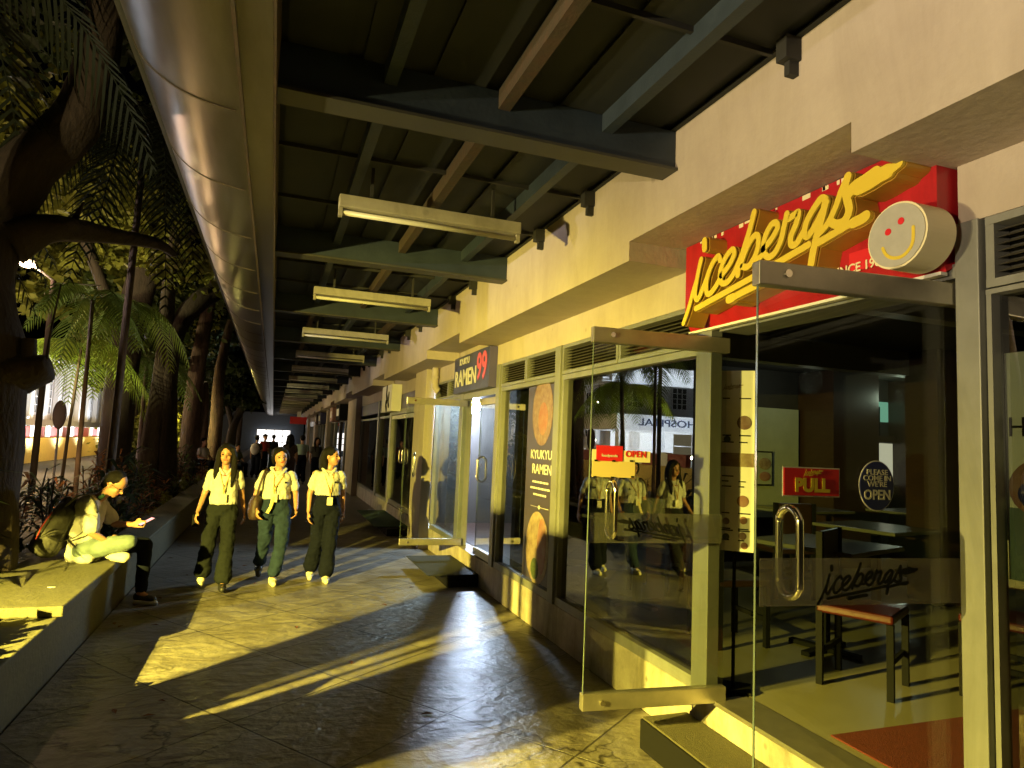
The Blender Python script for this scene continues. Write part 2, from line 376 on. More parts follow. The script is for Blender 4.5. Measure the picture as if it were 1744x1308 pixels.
    n4 = N.new('ShaderNodeTexNoise'); n4.inputs['Scale'].default_value = 2.2; n4.inputs['Detail'].default_value = 7; n4.inputs['Distortion'].default_value = 1.2; L.new(mp2.outputs[0], n4.inputs['Vector'])
    ad = N.new('ShaderNodeMath'); ad.operation = 'MULTIPLY_ADD'; L.new(n4.outputs[0], ad.inputs[0]); ad.inputs[1].default_value = 1.8; L.new(n2.outputs[0], ad.inputs[2])
    sb = N.new('ShaderNodeMath'); sb.operation = 'MULTIPLY_ADD'; L.new(br.outputs['Fac'], sb.inputs[0]); sb.inputs[1].default_value = -1.2; L.new(ad.outputs[0], sb.inputs[2])
    bp = N.new('ShaderNodeBump'); bp.inputs['Strength'].default_value = .85; bp.inputs['Distance'].default_value = .014
    L.new(sb.outputs[0], bp.inputs['Height']); L.new(bp.outputs[0], b.inputs['Normal'])
    return m
M['paving'] = floor_material()

# weathered plaster: broad discolouration plus faint rain streaks and pock marks that belong to the wall
def weather(m, streak=.35, spots=.5):
    nt = m.node_tree; N = nt.nodes; L = nt.links; b = N['Principled BSDF']; src = b.inputs['Base Color'].links[0].from_socket
    g = N.new('ShaderNodeNewGeometry'); mp = N.new('ShaderNodeMapping'); mp.inputs['Scale'].default_value = (1.2, 2.2, .5); L.new(g.outputs['Position'], mp.inputs[0])
    n = N.new('ShaderNodeTexNoise'); n.inputs['Scale'].default_value = 1.6; n.inputs['Detail'].default_value = 9; n.inputs['Roughness'].default_value = .75; n.inputs['Distortion'].default_value = .8; L.new(mp.outputs[0], n.inputs[0])
    r = N.new('ShaderNodeValToRGB'); r.color_ramp.elements[0].position = .36; r.color_ramp.elements[0].color = (1-streak,1-streak*1.05,1-streak*1.2,1); r.color_ramp.elements[1].position = .55; r.color_ramp.elements[1].color = (1,1,1,1); L.new(n.outputs[0], r.inputs[0])
    v = N.new('ShaderNodeTexVoronoi'); v.inputs['Scale'].default_value = 2.6; L.new(g.outputs['Position'], v.inputs['Vector'])
    r2 = N.new('ShaderNodeValToRGB'); r2.color_ramp.elements[0].position = .045; r2.color_ramp.elements[0].color = (1-spots,1-spots,1-spots,1); r2.color_ramp.elements[1].position = .075; r2.color_ramp.elements[1].color = (1,1,1,1); L.new(v.outputs['Distance'], r2.inputs[0])
    a = N.new('ShaderNodeMix'); a.data_type = 'RGBA'; a.blend_type = 'MULTIPLY'; a.inputs[0].default_value = 1; L.new(src, a.inputs[6]); L.new(r.outputs[0], a.inputs[7])
    c = N.new('ShaderNodeMix'); c.data_type = 'RGBA'; c.blend_type = 'MULTIPLY'; c.inputs[0].default_value = 1; L.new(a.outputs[2], c.inputs[6]); L.new(r2.outputs[0], c.inputs[7]); L.new(c.outputs[2], b.inputs['Base Color'])
weather(M['plaster'], .10, .25); weather(M['plinth'], .40, .5); weather(M['red'], .3, .2); weather(M['frame'], .2, .1); weather(M['soffit'], .15, .2); weather(M['fixture'], .25, .2)
# ================================================================= SETTING
def flat(name, x0, x1, y0, y1, z, m):
    b = MB(); b.quad((x0,y0,z),(x1,y0,z),(x1,y1,z),(x0,y1,z)); o = b.build(name, m); tag(o, kind='structure'); return o
flat('ground', -150, 150, -150, 200, -0.16, M['soil'])
tag(MB().box(-1.28, 2.4, -6, 75, -.155, 0).build('walkway', M['paving']), kind='structure')
flat('planting_bed', -3.55, -1.62, -6, 60, .26, M['soil'])
flat('road', -9.8, -4.0, -10, 90, -.02, M['road'])
tag(MB().box(-4.0, -3.65, -10, 90, -.155, .1).build('kerb', M['planter'], bevel=.02), kind='structure')

# ================================================================= SHOP BUILDING
bld = thing('shop_building', 'long single storey peach plaster shop row with glass fronts along the covered walkway', 'building', (2.4, 0, 0))
def part(mb, name, m, parent=bld, **k):
    o = mb.build(name, m, None, **k)
    if parent is bld: world_parent(o, bld)
    else: o.parent = parent
    return o
def subp(mb, name, m, par, **k):
    o = mb.build(name, m, None, **k); o.parent = par; return o

Y0, Y1 = -4.0, 56.0
part(MB().box(2.4, 2.62, Y0, Y1, 0, .32), 'plinth', M['plinth'], bevel=.006)
# fascia with recesses, soffit and wall band
rec = []
k = 0
while 1.82 + 5.53*k < Y1: rec.append((1.82+5.53*k, 3.46+5.60*k if k < 2 else 3.40+5.53*k)); k += 1
fb = MB(); prev = Y0
for a, b in rec:
    fb.box(1.95, 2.42, prev, a, 2.83, 3.9); fb.box(1.95, 2.42, a, b, 2.95, 3.9); prev = b
fb.box(1.95, 2.42, prev, Y1, 2.83, 3.9)
part(fb, 'fascia', M['plaster'])
part(MB().box(2.43, 9.2, Y0, Y1, 2.86, 3.9), 'roof_slab', M['soffit'])
part(MB().box(2.40, 2.60, Y0, 1.745, 2.60, 2.855).box(2.40, 2.60, 3.42, Y1, 2.60, 2.855), 'wall_band', M['plaster'])
# pilasters
def pilaster(y0, y1):
    part(MB().box(2.24, 2.398, y0, y1, 0, 2.828), 'pilaster', M['plaster'], bevel=.008)
PILS = [(10.35, 11.2), (19.8, 22.0), (30.5, 31.4), (39.5, 41.0), (48.5, 49.5)]
for a, b in PILS: pilaster(a, b)

def post(y0, y1, z0=.32, z1=2.60, x0=2.385, x1=2.52):
    return part(MB().box(x0, x1, y0, y1, z0, z1), 'mullion', M['frame'], bevel=.004)
def window(y0, y1, z0=.32, z1=2.33, split=None, w=.045):
    f = MB()
    f.box(2.405, 2.462, y0, y1, z0, z0+.07); f.box(2.405, 2.462, y0, y1, z1-w, z1)
    f.box(2.407, 2.462, y0, y0+w, z0+.07, z1-w); f.box(2.407, 2.462, y1-w, y1, z0+.07, z1-w)
    if split: f.box(2.41, 2.485, split-.02, split+.02, z0+.07, z1-w)
    o = part(f, 'window', M['frame'])
    g = MB().quad((2.452, y0+w, z0+.07), (2.452, y1-w, z0+.07), (2.452, y1-w, z1-w), (2.452, y0+w, z1-w))
    p = g.build('pane', M['pane']); world_parent(p, bld); p.parent = o; p.matrix_parent_inverse = Matrix.Identity(4)
    return o
def louvre(y0, y1, z0=2.335, z1=2.598, n=2):
    w = (y1-y0)/n
    for i in range(n):
        a, b = y0+i*w+.006, y0+(i+1)*w-.006
        f = MB(); t = .03
        f.box(2.40, 2.49, a, b, z0, z0+t); f.box(2.40, 2.49, a, b, z1-t, z1)
        f.box(2.402, 2.49, a, a+t, z0+t, z1-t); f.box(2.402, 2.49, b-t, b, z0+t, z1-t)
        o = part(f, 'louvre_panel', M['frame'])
        s = MB(); m = 8; h = (z1-z0-2*t)/m
        for j in range(m):
            z = z0+t+h*j
            s.add([(2.415,a+t,z),(2.47,a+t,z+h*.9),(2.478,a+t,z+h*.9),(2.423,a+t,z),(2.415,b-t,z),(2.47,b-t,z+h*.9),(2.478,b-t,z+h*.9),(2.423,b-t,z)],
                  [(0,1,2,3),(4,7,6,5),(0,4,5,1),(1,5,6,2),(2,6,7,3),(3,7,4,0)])
        sl = s.build('slats', M['rail']); sl.parent = o
        bk = MB().box(2.484, 2.49, a+t, b-t, z0+t, z1-t).build('backing', M['dark']); bk.parent = o

# script lettering ------------------------------------------------------
def smooth(pts, n=6):
    P = [Vector(p) for p in pts]; out = []
    for i in range(len(P)-1):
        p0 = P[max(i-1,0)]; p1 = P[i]; p2 = P[i+1]; p3 = P[min(i+2, len(P)-1)]
        for j in range(n):
            t = j/n
            out.append(.5*((2*p1)+(-p0+p2)*t+(2*p0-5*p1+4*p2-p3)*t*t+(-p0+3*p1-3*p2+p3)*t**3))
    out.append(P[-1]); return out
# strokes: (width, points) measured on the sign
STROKES = [
 (34, [(162,585),(163,632)]),
 (26, [(142,700),(120,800),(104,915),(122,945),(160,860),(192,770)]),
 (24, [(122,800),(88,915),(62,1010),(32,1095)]),
 (26, [(262,705),(248,680),(208,735),(178,830),(178,905),(206,905),(252,835),(282,775)]),
 (26, [(268,800),(318,735),(350,665),(335,640),(292,695),(262,780),(272,845),(312,835),(355,770),(385,700)]),
 (28, [(474,408),(446,520),(415,620),(380,735),(372,795)]),
 (26, [(388,740),(425,640),(470,560),(500,560),(497,630),(470,700),(435,745),(400,745)]),
 (24, [(470,700),(510,690),(540,650)]),
 (26, [(530,640),(580,580),(620,510),(612,475),(580,490),(545,560),(532,640),(560,685),(600,665),(640,590),(662,500),(680,420)]),
 (26, [(680,420),(688,450),(720,430),(752,412),(738,480),(706,560),(708,610),(742,600),(790,520)]),
 (26, [(925,335),(895,325),(850,385),(808,460),(790,530),(808,560),(850,505),(895,420),(928,345)]),
 (30, [(922,350),(900,440),(872,540),(848,640),(832,730)]),
 (24, [(862,560),(930,490),(985,380),(1020,280),(1062,190)]),
 (30, [(1062,190),(1045,260),(1058,330),(1070,400),(1040,465),(990,485),(955,470)]),
 (40, [(1060,300),(1110,250),(1180,205),(1235,165)]),
 (48, [(1130,262),(1200,225),(1270,180),(1310,160)]),
 (28, [(1270,185),(1330,150),(1382,108)]),
 (26, [(118,1005),(320,895),(520,785),(640,715),(820,612)]),
 (26, [(880,600),(1000,530),(1110,465)]),
 (28, [(335,945),(430,895),(540,842)]),
 (36, [(1100,478),(1150,455),(1178,436)]),
 (36, [(325,948),(350,938)]),
]
def sign_yz(u, v):                     # sign spot -> (y, z) in the sign's own plane
    p = atx(1160+u/3.633, 250+v/3.633, 2.2); return p.y, p.z
def ribbon(mb, pts2, width, P3, d0, d1, step=.0):
    # pts2: 2-D centre line; a flat bar with round ends, extruded between depths d0 (front) and d1 (back)
    pts = smooth(pts2) if len(pts2) > 2 else [Vector(p) for p in pts2]
    n = len(pts); L = []; R = []
    def nrm(i):
        t = pts[min(i+1,n-1)] - pts[max(i-1,0)]; t.normalize(); return Vector((-t.y, t.x))
    h = width/2
    for i in range(n): nn = nrm(i)*h; L.append(pts[i]+nn); R.append(pts[i]-nn)
    def capf(c, a0, m=6):
        return [c + Vector((math.cos(a0 + PI*k/m), math.sin(a0 + PI*k/m)))*h for k in range(1, m)]
    base = len(mb.v)
    for i in range(n):
        dd = d0 - step*i/n
        for q in (L[i], R[i]): mb.v.append(tuple(P3(q.x, q.y, dd)))
        for q in (L[i], R[i]): mb.v.append(tuple(P3(q.x, q.y, d1)))
    for i in range(n-1):
        a = base+4*i; b = a+4
        mb.f += [(a,a+1,b+1,b),(a+2,b+2,b+3,a+3),(a,b,b+2,a+2),(a+1,a+3,b+3,b+1)]
    for e in (0, n-1):
        nn = nrm(e); ang = math.atan2(nn.y, nn.x); c = pts[e]
        arc = capf(c, ang) if e == 0 else capf(c, ang+PI)
        dd = d0 - step*e/n
        i0 = base+4*e; st, en = (i0, i0+1) if e == 0 else (i0+1, i0)
        fv = []; bv = []
        for q in arc:
            fv.append(len(mb.v)); mb.v.append(tuple(P3(q.x,q.y,dd))); bv.append(len(mb.v)); mb.v.append(tuple(P3(q.x,q.y,d1)))
        F = [st]+fv+[en]; B = [st+2]+bv+[en+2]
        mb.f.append(tuple(F)); mb.f.append(tuple(B[::-1]))
        for k2 in range(len(F)-1): mb.f.append((F[k2], B[k2], B[k2+1], F[k2+1]))
def script_word(P3, scale, front, back, wmul=1.0, skip=()):
    mb = MB()
    for j, (w, pts) in enumerate(STROKES):
        if j in skip: continue
        q = [sign_yz(*p) for p in pts]
        q = [((a-2.6)*scale, (b-2.65)*scale) for a, b in q]
        ribbon(mb, q, .00112*w*scale*wmul, P3, front - .0006*j*(1 if back > front else -1)*min(1,scale), back, 0)
    return mb

# doors -----------------------------------------------------------------
def handle_mesh(mb, y, z0, z1, xo, r=.013):      # loop handle standing off one side of the leaf
    mid = []
    pts = [(0,z0+.05),(xo*.7,z0+.012),(xo,z0+.05)]
    return mb
def glass_door(hy, side, ang, width, z0, z1, band=False, mirror=False, label=None):
    """hinge at (2.43, hy); side=+1: leaf runs towards +y when shut; ang: opening angle outwards"""
    org = Matrix.Translation((2.43, hy, 0)) @ Matrix.Rotation(math.radians(ang)*(1 if side > 0 else -1), 4, 'Z')
    def T(o): o.data.transform(org); return o
    s = side
    def B(a, b, x0, x1, za, zb):
        m = MB(); m.box(x0, x1, min(a*s, b*s), max(a*s, b*s), za, zb); return m
    g = T(B(.0, width, -.005, .005, z0+.08, z1-.08).build('door', M['doorglass'])); world_parent(g, bld)
    if label: g['label'] = label
    def sub(mb, name, m, **k): o = T(mb.build(name, m, **k)); o.parent = g; return o
    sub(B(-.01, width+.01, -.024, .024, z1-.085, z1), 'top_rail', M['rail'], bevel=.004)
    r = sub(B(-.01, width+.01, -.024, .024, z0, z0+.085), 'bottom_rail', M['rail'], bevel=.004)
    sub(B(width+.0005, width+.003, -.005, .005, z0+.08, z1-.08), 'glass_edge', M['edgeglass'])
    lk = MB(); yy = (width-.10)*s
    for zz in (z0+.04, z1-.04):
        lk.tube([(-.034,yy,zz),(.034,yy,zz)], .014, 14)
    sub(lk, 'lock', M['steel'])
    # pair of D handles through the glass
    h = MB(); yh = (width-.13)*s; za, zb = z0+.885, z0+1.185; xo = .055
    for sx in (-1, 1):
        pts = [(sx*xo*math.sin(a_), yh, (za+xo)-xo*math.cos(a_)) for a_ in (.06,.4,.8,1.2,1.57)] + [(sx*xo*math.sin(a_), yh, (zb-xo)+xo*math.cos(a_)) for a_ in (1.57,1.2,.8,.4,.06)]
        h.tube(smooth(pts, 4), .013, 12)
    sub(h, 'handle', M['steel'], smooth=True)
    if band:
        zc = z0+.935
        sub(B(.012, width-.012, -.0075, -.0062, zc-.08, zc+.08), 'frosted_band', M['frost'])
        mid = width*.52*s
        f = -.0095 if not mirror else .0095; k = .29
        # the word reads from the -x' side (outside) on both leaves
        def P3(a, b, d): return Vector((d, mid + a, zc-.01+b))
        w = script_word(P3, k, f, f+(.001 if f < 0 else -.001), 1.15)
        sub(w, 'lettering', M['black'])
    return g, org

# shop with the red sign: doorway y 1.75 .. 3.17
post(1.655, 1.745, .0+.32, 2.598, 2.375, 2.43)
post(3.20, 3.345, .32, 2.598, 2.36, 2.44)
part(MB().box(2.39, 2.60, 1.75, 3.165, 2.395, 2.45), 'door_head', M['frame'])
part(MB().box(2.37, 2.60, 1.75, 3.165, .322, .345), 'threshold', M['rail'])
doorR, orgR = glass_door(1.77, 1, 84, .87, .335, 2.375, band=True, label='open glass door leaf nearest the camera')
doorL, orgL = glass_door(3.15, -1, 95, .82, .335, 2.355, band=True, mirror=True, label='open glass door leaf on the far side of the doorway')
window(3.35, 5.42); louvre(3.35, 5.42)
post(5.42, 5.54)
window(5.54, 7.12); louvre(5.54, 7.12)
post(7.12, 7.24)
# noodle shop doorway y 7.24 .. 8.6 : far leaf open, near leaf shut
glass_door(7.26, 1, 0, .66, .335, 2.24)
glass_door(8.60, -1, 92, .80, .335, 2.25)
part(MB().box(2.39, 2.55, 7.24, 8.62, 2.262, 2.33), 'door_head', M['frame'])
post(8.62, 8.80)
window(8.80, 10.34); louvre(8.8, 10.34)
louvre(7.24, 8.62, n=2)
# third shop
post(11.2, 11.5); part(MB().box(2.39, 2.55, 11.5, 14.4, 2.20, 2.30), 'door_head', M['frame'])
glass_door(11.5, 1, 0, 1.44, .335, 2.19); glass_door(14.4, -1, 0, 1.42, .335, 2.19)
post(14.4, 14.6); window(14.6, 16.2, z1=2.2); post(16.2, 16.4); window(16.4, 19.7, z1=2.2)
part(MB().box(2.41, 2.55, 11.2, 19.8, 2.302, 2.598), 'transom_panel', M['purpleside'])
y = 22.0
while y < 55:
    nxt = min([a for a, b in PILS if a > y] + [55.5])
    n = max(1, round((nxt-y)/2.1)); w = (nxt-y)/n
    for i in range(n):
        a = y+i*w; post(a, a+.12, .32, 2.60)
        window(a+.12, a+w, z1=2.3)
    part(MB().box(2.41, 2.55, y, nxt, 2.305, 2.598), 'transom_panel', M['frame'])
    e = [b for a, b in PILS if a == nxt]
    if not e: break
    y = e[0]
# near end, right of the red-sign shop
window(-1.2, 1.652, z1=2.33, w=.018); louvre(-1.2, 1.652, n=2); post(-1.35, -1.2); window(-4, -1.35); louvre(-4, -1.35)

# interiors
part(MB().quad((2.6,-2,.342),(9.2,-2,.342),(9.2,7.0,.342),(2.6,7.0,.342)), 'interior_floor', M['intfloor'])
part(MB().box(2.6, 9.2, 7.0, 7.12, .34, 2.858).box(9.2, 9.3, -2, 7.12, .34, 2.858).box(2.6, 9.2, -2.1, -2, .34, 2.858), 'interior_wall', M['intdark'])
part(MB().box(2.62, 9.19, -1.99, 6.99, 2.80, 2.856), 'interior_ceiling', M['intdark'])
part(MB().box(5.3, 6.5, 6.93, 6.997, .9, 2.30), 'lit_wall_panel', M['intwall'])  # paler panel stands in for the lit stretch of the dark back wall
part(MB().box(3.6, 3.9, 6.7, 6.99, .345, 2.79).box(6.55, 7.3, 6.4, 6.99, .345, 2.79).box(8.15, 8.6, 6.2, 6.99, .345, 2.79).box(6.0, 6.35, 4.6, 4.95, .345, 2.79), 'interior_pillar', M['wood'])
part(MB().box(3.0, 9.1, 4.9, 5.05, 2.55, 2.79).box(3.0, 9.1, 3.0, 3.12, 2.60, 2.79), 'ceiling_beam', M['frame'])
# kitchen opening seen at the back; glowing panels stand in for its light
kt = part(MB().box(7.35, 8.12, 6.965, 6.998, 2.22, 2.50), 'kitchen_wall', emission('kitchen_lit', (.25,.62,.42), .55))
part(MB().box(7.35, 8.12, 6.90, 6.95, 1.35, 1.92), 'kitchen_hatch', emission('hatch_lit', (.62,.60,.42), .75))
part(MB().box(7.33, 8.14, 6.85, 6.95, 1.93, 2.02), 'hatch_shelf', M['wood'])
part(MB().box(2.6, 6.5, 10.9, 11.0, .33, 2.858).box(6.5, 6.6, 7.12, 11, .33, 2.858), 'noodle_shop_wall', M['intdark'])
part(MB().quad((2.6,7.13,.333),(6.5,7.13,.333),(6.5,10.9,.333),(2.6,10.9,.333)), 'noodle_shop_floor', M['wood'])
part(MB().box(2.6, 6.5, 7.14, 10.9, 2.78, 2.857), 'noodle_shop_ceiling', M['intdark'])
part(MB().box(6.0, 6.1, 11, 56, .0, 2.858), 'back_wall', M['intdark'])
lamp('kitchen_light', (7.6, 6.3, 2.5), 10, (.8, 1, .75), .1)
lamp('shop_light', (6.0, 6.2, 2.6), 5, (.9, 1, .75), .15)

# ---- bare bulb lamp burning inside the noodle shop doorway
bl = thing('bulb_lamp', 'bare white bulb burning inside the doorway under the dark blue sign', 'lamp', (3.0, 10.2, 2.27))
o = MB().ell((0,0,0), (.105,.105,.115), 16, 10).build('bulb', emission('bulb_lit', (.62,.76,1.0), 2400), bl, smooth=True)
MB().tube([(0,0,.10),(0,0,.18)], .03, 10).tube([(0,0,.14),(0,0,.48)], .006, 6).build('socket', M['frame'], bl)

# ================================================================= CANOPY
can = thing('walkway_canopy', 'steel walkway canopy with dark ribbed roof, cross beams and rounded metal gutter box', 'canopy', (0, 0, 3.2))
def cpart(mb, name, m, **k): return world_parent(mb.build(name, m, **k), can)
rs = MB(); x = -.72
while x < 3.4:                         # trapezoid sheet profile across x
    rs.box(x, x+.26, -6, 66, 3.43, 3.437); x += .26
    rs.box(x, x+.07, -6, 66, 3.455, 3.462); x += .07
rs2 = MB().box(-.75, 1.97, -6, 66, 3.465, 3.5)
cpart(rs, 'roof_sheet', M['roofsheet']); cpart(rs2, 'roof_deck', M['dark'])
yb = .22
BY = []
while yb < 62: BY.append(yb); yb += 2.76
for yb in BY:
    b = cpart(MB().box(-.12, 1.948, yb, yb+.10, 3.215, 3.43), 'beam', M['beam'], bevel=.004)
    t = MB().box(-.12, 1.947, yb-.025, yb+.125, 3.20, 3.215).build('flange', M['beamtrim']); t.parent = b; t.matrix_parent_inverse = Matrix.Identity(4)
    # cleats at the fascia
    for d in (.92, 1.84):
        pass
for i in range(len(BY)-1):
    a, b = BY[i]+.10, BY[i+1]
    for xx in (.40, .96, 1.53):
        m_ = M['rust'] if (i == 0 and xx == .96) or random.random() < .12 else M['beam']
        cpart(MB().box(xx-.03, xx+.03, a, b, 3.335, 3.43), 'purlin', m_)
    br = MB()
    for f in (1/3, 2/3):
        yc = a+(b-a)*f; br.box(1.87, 1.95, yc-.025, yc+.035, 3.33, 3.43); br.box(1.90, 1.95, yc-.01, yc+.02, 3.27, 3.33)
    for q in range(2):
        yc = a+(b-a)*(q+1)/3; cpart(MB().box(1.87,1.948,yc-.025,yc+.035,3.33,3.43).box(1.90,1.948,yc-.01,yc+.02,3.27,3.329), 'sheet_bracket', M['dark'])
    mm = MB().box(-.10, 1.90, a+(b-a)*.36, a+(b-a)*.36+.02, 3.405, 3.43).box(-.10, 1.90, a+(b-a)*.70, a+(b-a)*.70+.02, 3.405, 3.43)
    cpart(mm, 'lap_joint', M['dark'])
# rounded gutter box
prof = [(-.10,3.145),(-.22,3.14),(-.33,3.150),(-.45,3.175),(-.54,3.215),(-.61,3.265),(-.665,3.33),(-.70,3.41),(-.715,3.50),(-.70,3.62),(-.65,3.72),(-.55,3.80),(-.40,3.84),(-.10,3.84)]
pp = smooth([(a, b) for a, b in prof], 3)
d = MB(); yy = -6.0
d.extr([(p.x, p.y) for p in pp], 'y', -6, 66)
g = cpart(d, 'gutter_box', M['duct'], smooth=True)
md = g.modifiers.new('es', 'EDGE_SPLIT'); md.split_angle = math.radians(50)
sm = MB(); yy = 1.05
while yy < 60:
    tilt = .0
    for j in range(len(pp)-1):
        if pp[j].x > -.24: continue
        a, b = pp[j], pp[j+1]; na = Vector((b.y-a.y, -(b.x-a.x))).normalized()
        e = .004
        n0 = Vector((-(b-a).y, (b-a).x)).normalized()
        c = Vector((-.2, 3.5)); 
        if (a - c).dot(n0) < 0: n0 = -n0
        qa, qb = a+n0*e, b+n0*e
        sm.add([(a.x,yy,a.y),(b.x,yy,b.y),(qb.x,yy,qb.y),(qa.x,yy,qa.y),(a.x,yy+.012,a.y),(b.x,yy+.012,b.y),(qb.x,yy+.012,qb.y),(qa.x,yy+.012,qa.y)],
               [(0,1,2,3),(4,7,6,5),(3,2,6,7),(0,4,5,1),(0,3,7,4),(1,5,6,2)])
    yy += 1.04
s_ = sm.build('seam', M['ductseam']); s_.parent = g; s_.matrix_parent_inverse = Matrix.Identity(4)
sx = MB().box(-.236, -.222, -6, 66, 3.128, 3.139); s2 = sx.build('edge_bead', M['rust']); s2.parent = g; s2.matrix_parent_inverse = Matrix.Identity(4)
cpart(MB().box(-.098, -.088, -6, 66, 3.13, 3.46), 'side_flashing', M['rust'])

# fluorescent battens, all switched off
bat = thing('batten_light', 'unlit white fluorescent batten under the canopy, nearest and largest of the row', 'ceiling light', (.90, 4.22, 3.17), 'unlit battens hanging across the canopy')
MB().box(-.61, .61, -.045, .045, -.03, .05).build('housing', M['fixture'], bat, bevel=.006)
MB().tube([(-.585,-.0,-.058),(.585,-.0,-.058)], .017, 12).build('tube', M['tube'], bat, smooth=True)
MB().box(-.61, -.585, -.02, .02, -.085, -.031).box(.585, .61, -.02, .02, -.085, -.031).build('lamp_holder', M['fixture'], bat)
for hx in (-.41, .41): MB().box(hx-.01, hx+.01, -.012, .012, .05, .26).build('hanger', M['dark'], bat)
ORD = ['second', 'third', 'fourth', 'fifth', 'sixth', 'seventh', 'eighth', 'ninth', 'tenth', 'eleventh', 'twelfth', 'thirteenth', 'fourteenth', 'fifteenth', 'sixteenth', 'seventeenth']
for i in range(len(ORD)):
    c = copy_tree(bat); c.location = (.90, 4.22 + 2.78*(i+1), 3.17)
    c['label'] = 'unlit white fluorescent batten under the canopy, %s from the camera' % ORD[i]
# ================================================================= SIGNS
def yz_frame(x, y, z): return frame_at((x, y, z), (0,-1,0), (0,0,1))   # text facing -x (towards the walkway): reads along -y
sg = thing('shop_sign', 'red sign with raised yellow script letters and round smiling face over the open doors', 'sign', (2.4, 2.6, 2.44))
def sp(mb, name, m, par=None, **k):
    o = mb.build(name, m, None, **k)
    if par is None: world_parent(o, sg)
    else: o.parent = par
    return o
board = sp(MB().extr([(2.43,2.455),(2.36,2.42),(2.315,2.50),(2.315,2.945),(2.43,2.945)], 'y', 1.765, 3.40), 'sign_board', M['red'])
sp(MB().box(2.335, 2.37, 1.77, 3.39, 2.405, 2.418), 'trim_strip', M['white'])
def P3w(a, b, d): return Vector((d, a+2.6, b+2.65))
let = sp(script_word(P3w, 1.0, 2.200, 2.3145, 1.28), 'letters', M['amber'])
face = sp(script_word(P3w, 1.0, 2.1800, 2.1850, 1.14), 'letter_face', M['yellow'], par=let)
dc = atx(1532, 402, 2.185); R_ = .128
dm = MB().tube([(2.17,dc.y,dc.z),(2.3145,dc.y,dc.z)], [R_,R_], 48)
disc = sp(dm, 'face_disc', M['cream'])
sp(MB().tube([(2.1655,dc.y,dc.z),(2.1695,dc.y,dc.z)], [R_*.94]*2, 48), 'disc_front', M['discgrey'], par=disc)
for p in ((1533,376),(1511,395)):
    q = atx(*p, 2.16); sp(MB().tube([(2.1635,q.y,q.z),(2.1653,q.y,q.z)], [.0135]*2, 20), 'eye', M['redtag'], par=disc)
mo = MB(); mp_ = [atx(*p, 2.16) for p in ((1502,423),(1508,434),(1519,439),(1533,437),(1545,427),(1553,411),(1554,386))]
ribbon(mo, [(q.y,q.z) for q in mp_], .013, lambda a,b,d: Vector((d,a,b)), 2.1633, 2.1653)
sp(mo, 'mouth', M['yellow'], par=disc)
tp = MB(); q0 = atx(1428,470,2.31); q1 = atx(1495,446,2.31)
tagp = sp(MB().box(2.3095, 2.3135, 1.80, 2.17, 2.452+.05, 2.452+.135), 'date_strip', M['redtag'])
_d = atx(1418, 466, 2.306); _d2 = atx(1462, 455, 2.306)
t = text_mesh('date_text', 'SINCE 198', .056, M['cream'], None, yz_frame(2.306, _d.y, _d2.z), align='LEFT', depth=.0015, bold=.001); world_parent(t, sg)

def simple_sign(name, label, cat, loc): return thing(name, label, cat, loc)
cr_ = random.Random(4); ch = MB()
for _ in range(16):
    y_ = cr_.uniform(2.0, 3.3); L_ = cr_.uniform(.01,.06); ch.box(2.3135, 2.3146, y_, y_+L_, 2.925+cr_.uniform(-.006,.008), 2.943)
sp(ch, 'paint_chips', M['cream'])
# noodle shop box sign
s2 = thing('box_sign', 'dark blue box sign with white brush lettering and pink number over the noodle shop door', 'sign', (2.4, 8.05, 2.36))
world_parent(MB().box(2.30, 2.399, 7.27, 8.84, 2.34, 2.825).build('box', M['purple'], bevel=.004), s2)
world_parent(MB().box(2.301, 2.398, 7.262, 7.269, 2.345, 2.82).build('side_panel', M['purpleside']), s2)
world_parent(text_mesh('lettering', 'RAMEN', .30, M['offwhite'], None, yz_frame(2.296, 8.27, 2.52), depth=.002, bold=.006, sx=1.02), s2)
world_parent(text_mesh('small_lettering', 'KYUKYU', .12, M['offwhite'], None, yz_frame(2.296, 8.33, 2.745), depth=.002, bold=.002), s2)
world_parent(text_mesh('number', '99', .46, M['pink'], None, yz_frame(2.296, 7.55, 2.60), depth=.002, bold=.01, sx=.9), s2)
# third shop sign, further signs down the row
s3 = thing('box_sign', 'white box sign with a black brush mark above the third shop door', 'sign', (2.4, 13.9, 2.3))
world_parent(MB().box(2.20, 2.399, 13.35, 14.6, 2.25, 2.80).build('box', M['white'], bevel=.004), s3)
bm_ = MB(); ribbon(bm_, [(13.98,2.76),(14.0,2.6),(13.9,2.5),(14.05,2.42),(13.95,2.3)], .12, lambda a,b,d: Vector((d,a,b)), 2.193, 2.199)
ribbon(bm_, [(13.7,2.62),(13.75,2.45),(13.68,2.36)], .09, lambda a,b,d: Vector((d,a,b)), 2.192, 2.199)
world_parent(bm_.build('brush_mark', M['black']), s3)
for (a, b, mm, lab) in ((23.2, 24.6, 'black', 'black round-cornered box sign on the far shops, nearest behind the wide pilaster'), (26.2, 27.3, 'meat', 'small brown box sign on the far shops'), (33.0, 34.5, 'purple', 'dark box sign on the far shops past the third pilaster'), (36.2, 37.2, 'wood', 'reddish brown box sign at the far end of the shop row')):
    s = thing('box_sign', lab, 'sign', (2.4, (a+b)/2, 2.2))
    world_parent(MB().box(2.08, 2.38, a, b, 2.25, 2.80).build('box', M[mm], bevel=.02), s)
    world_parent(MB().box(2.075, 2.079, a+.25, b-.25, 2.4, 2.65).build('sign_face', M['white'], None), s)
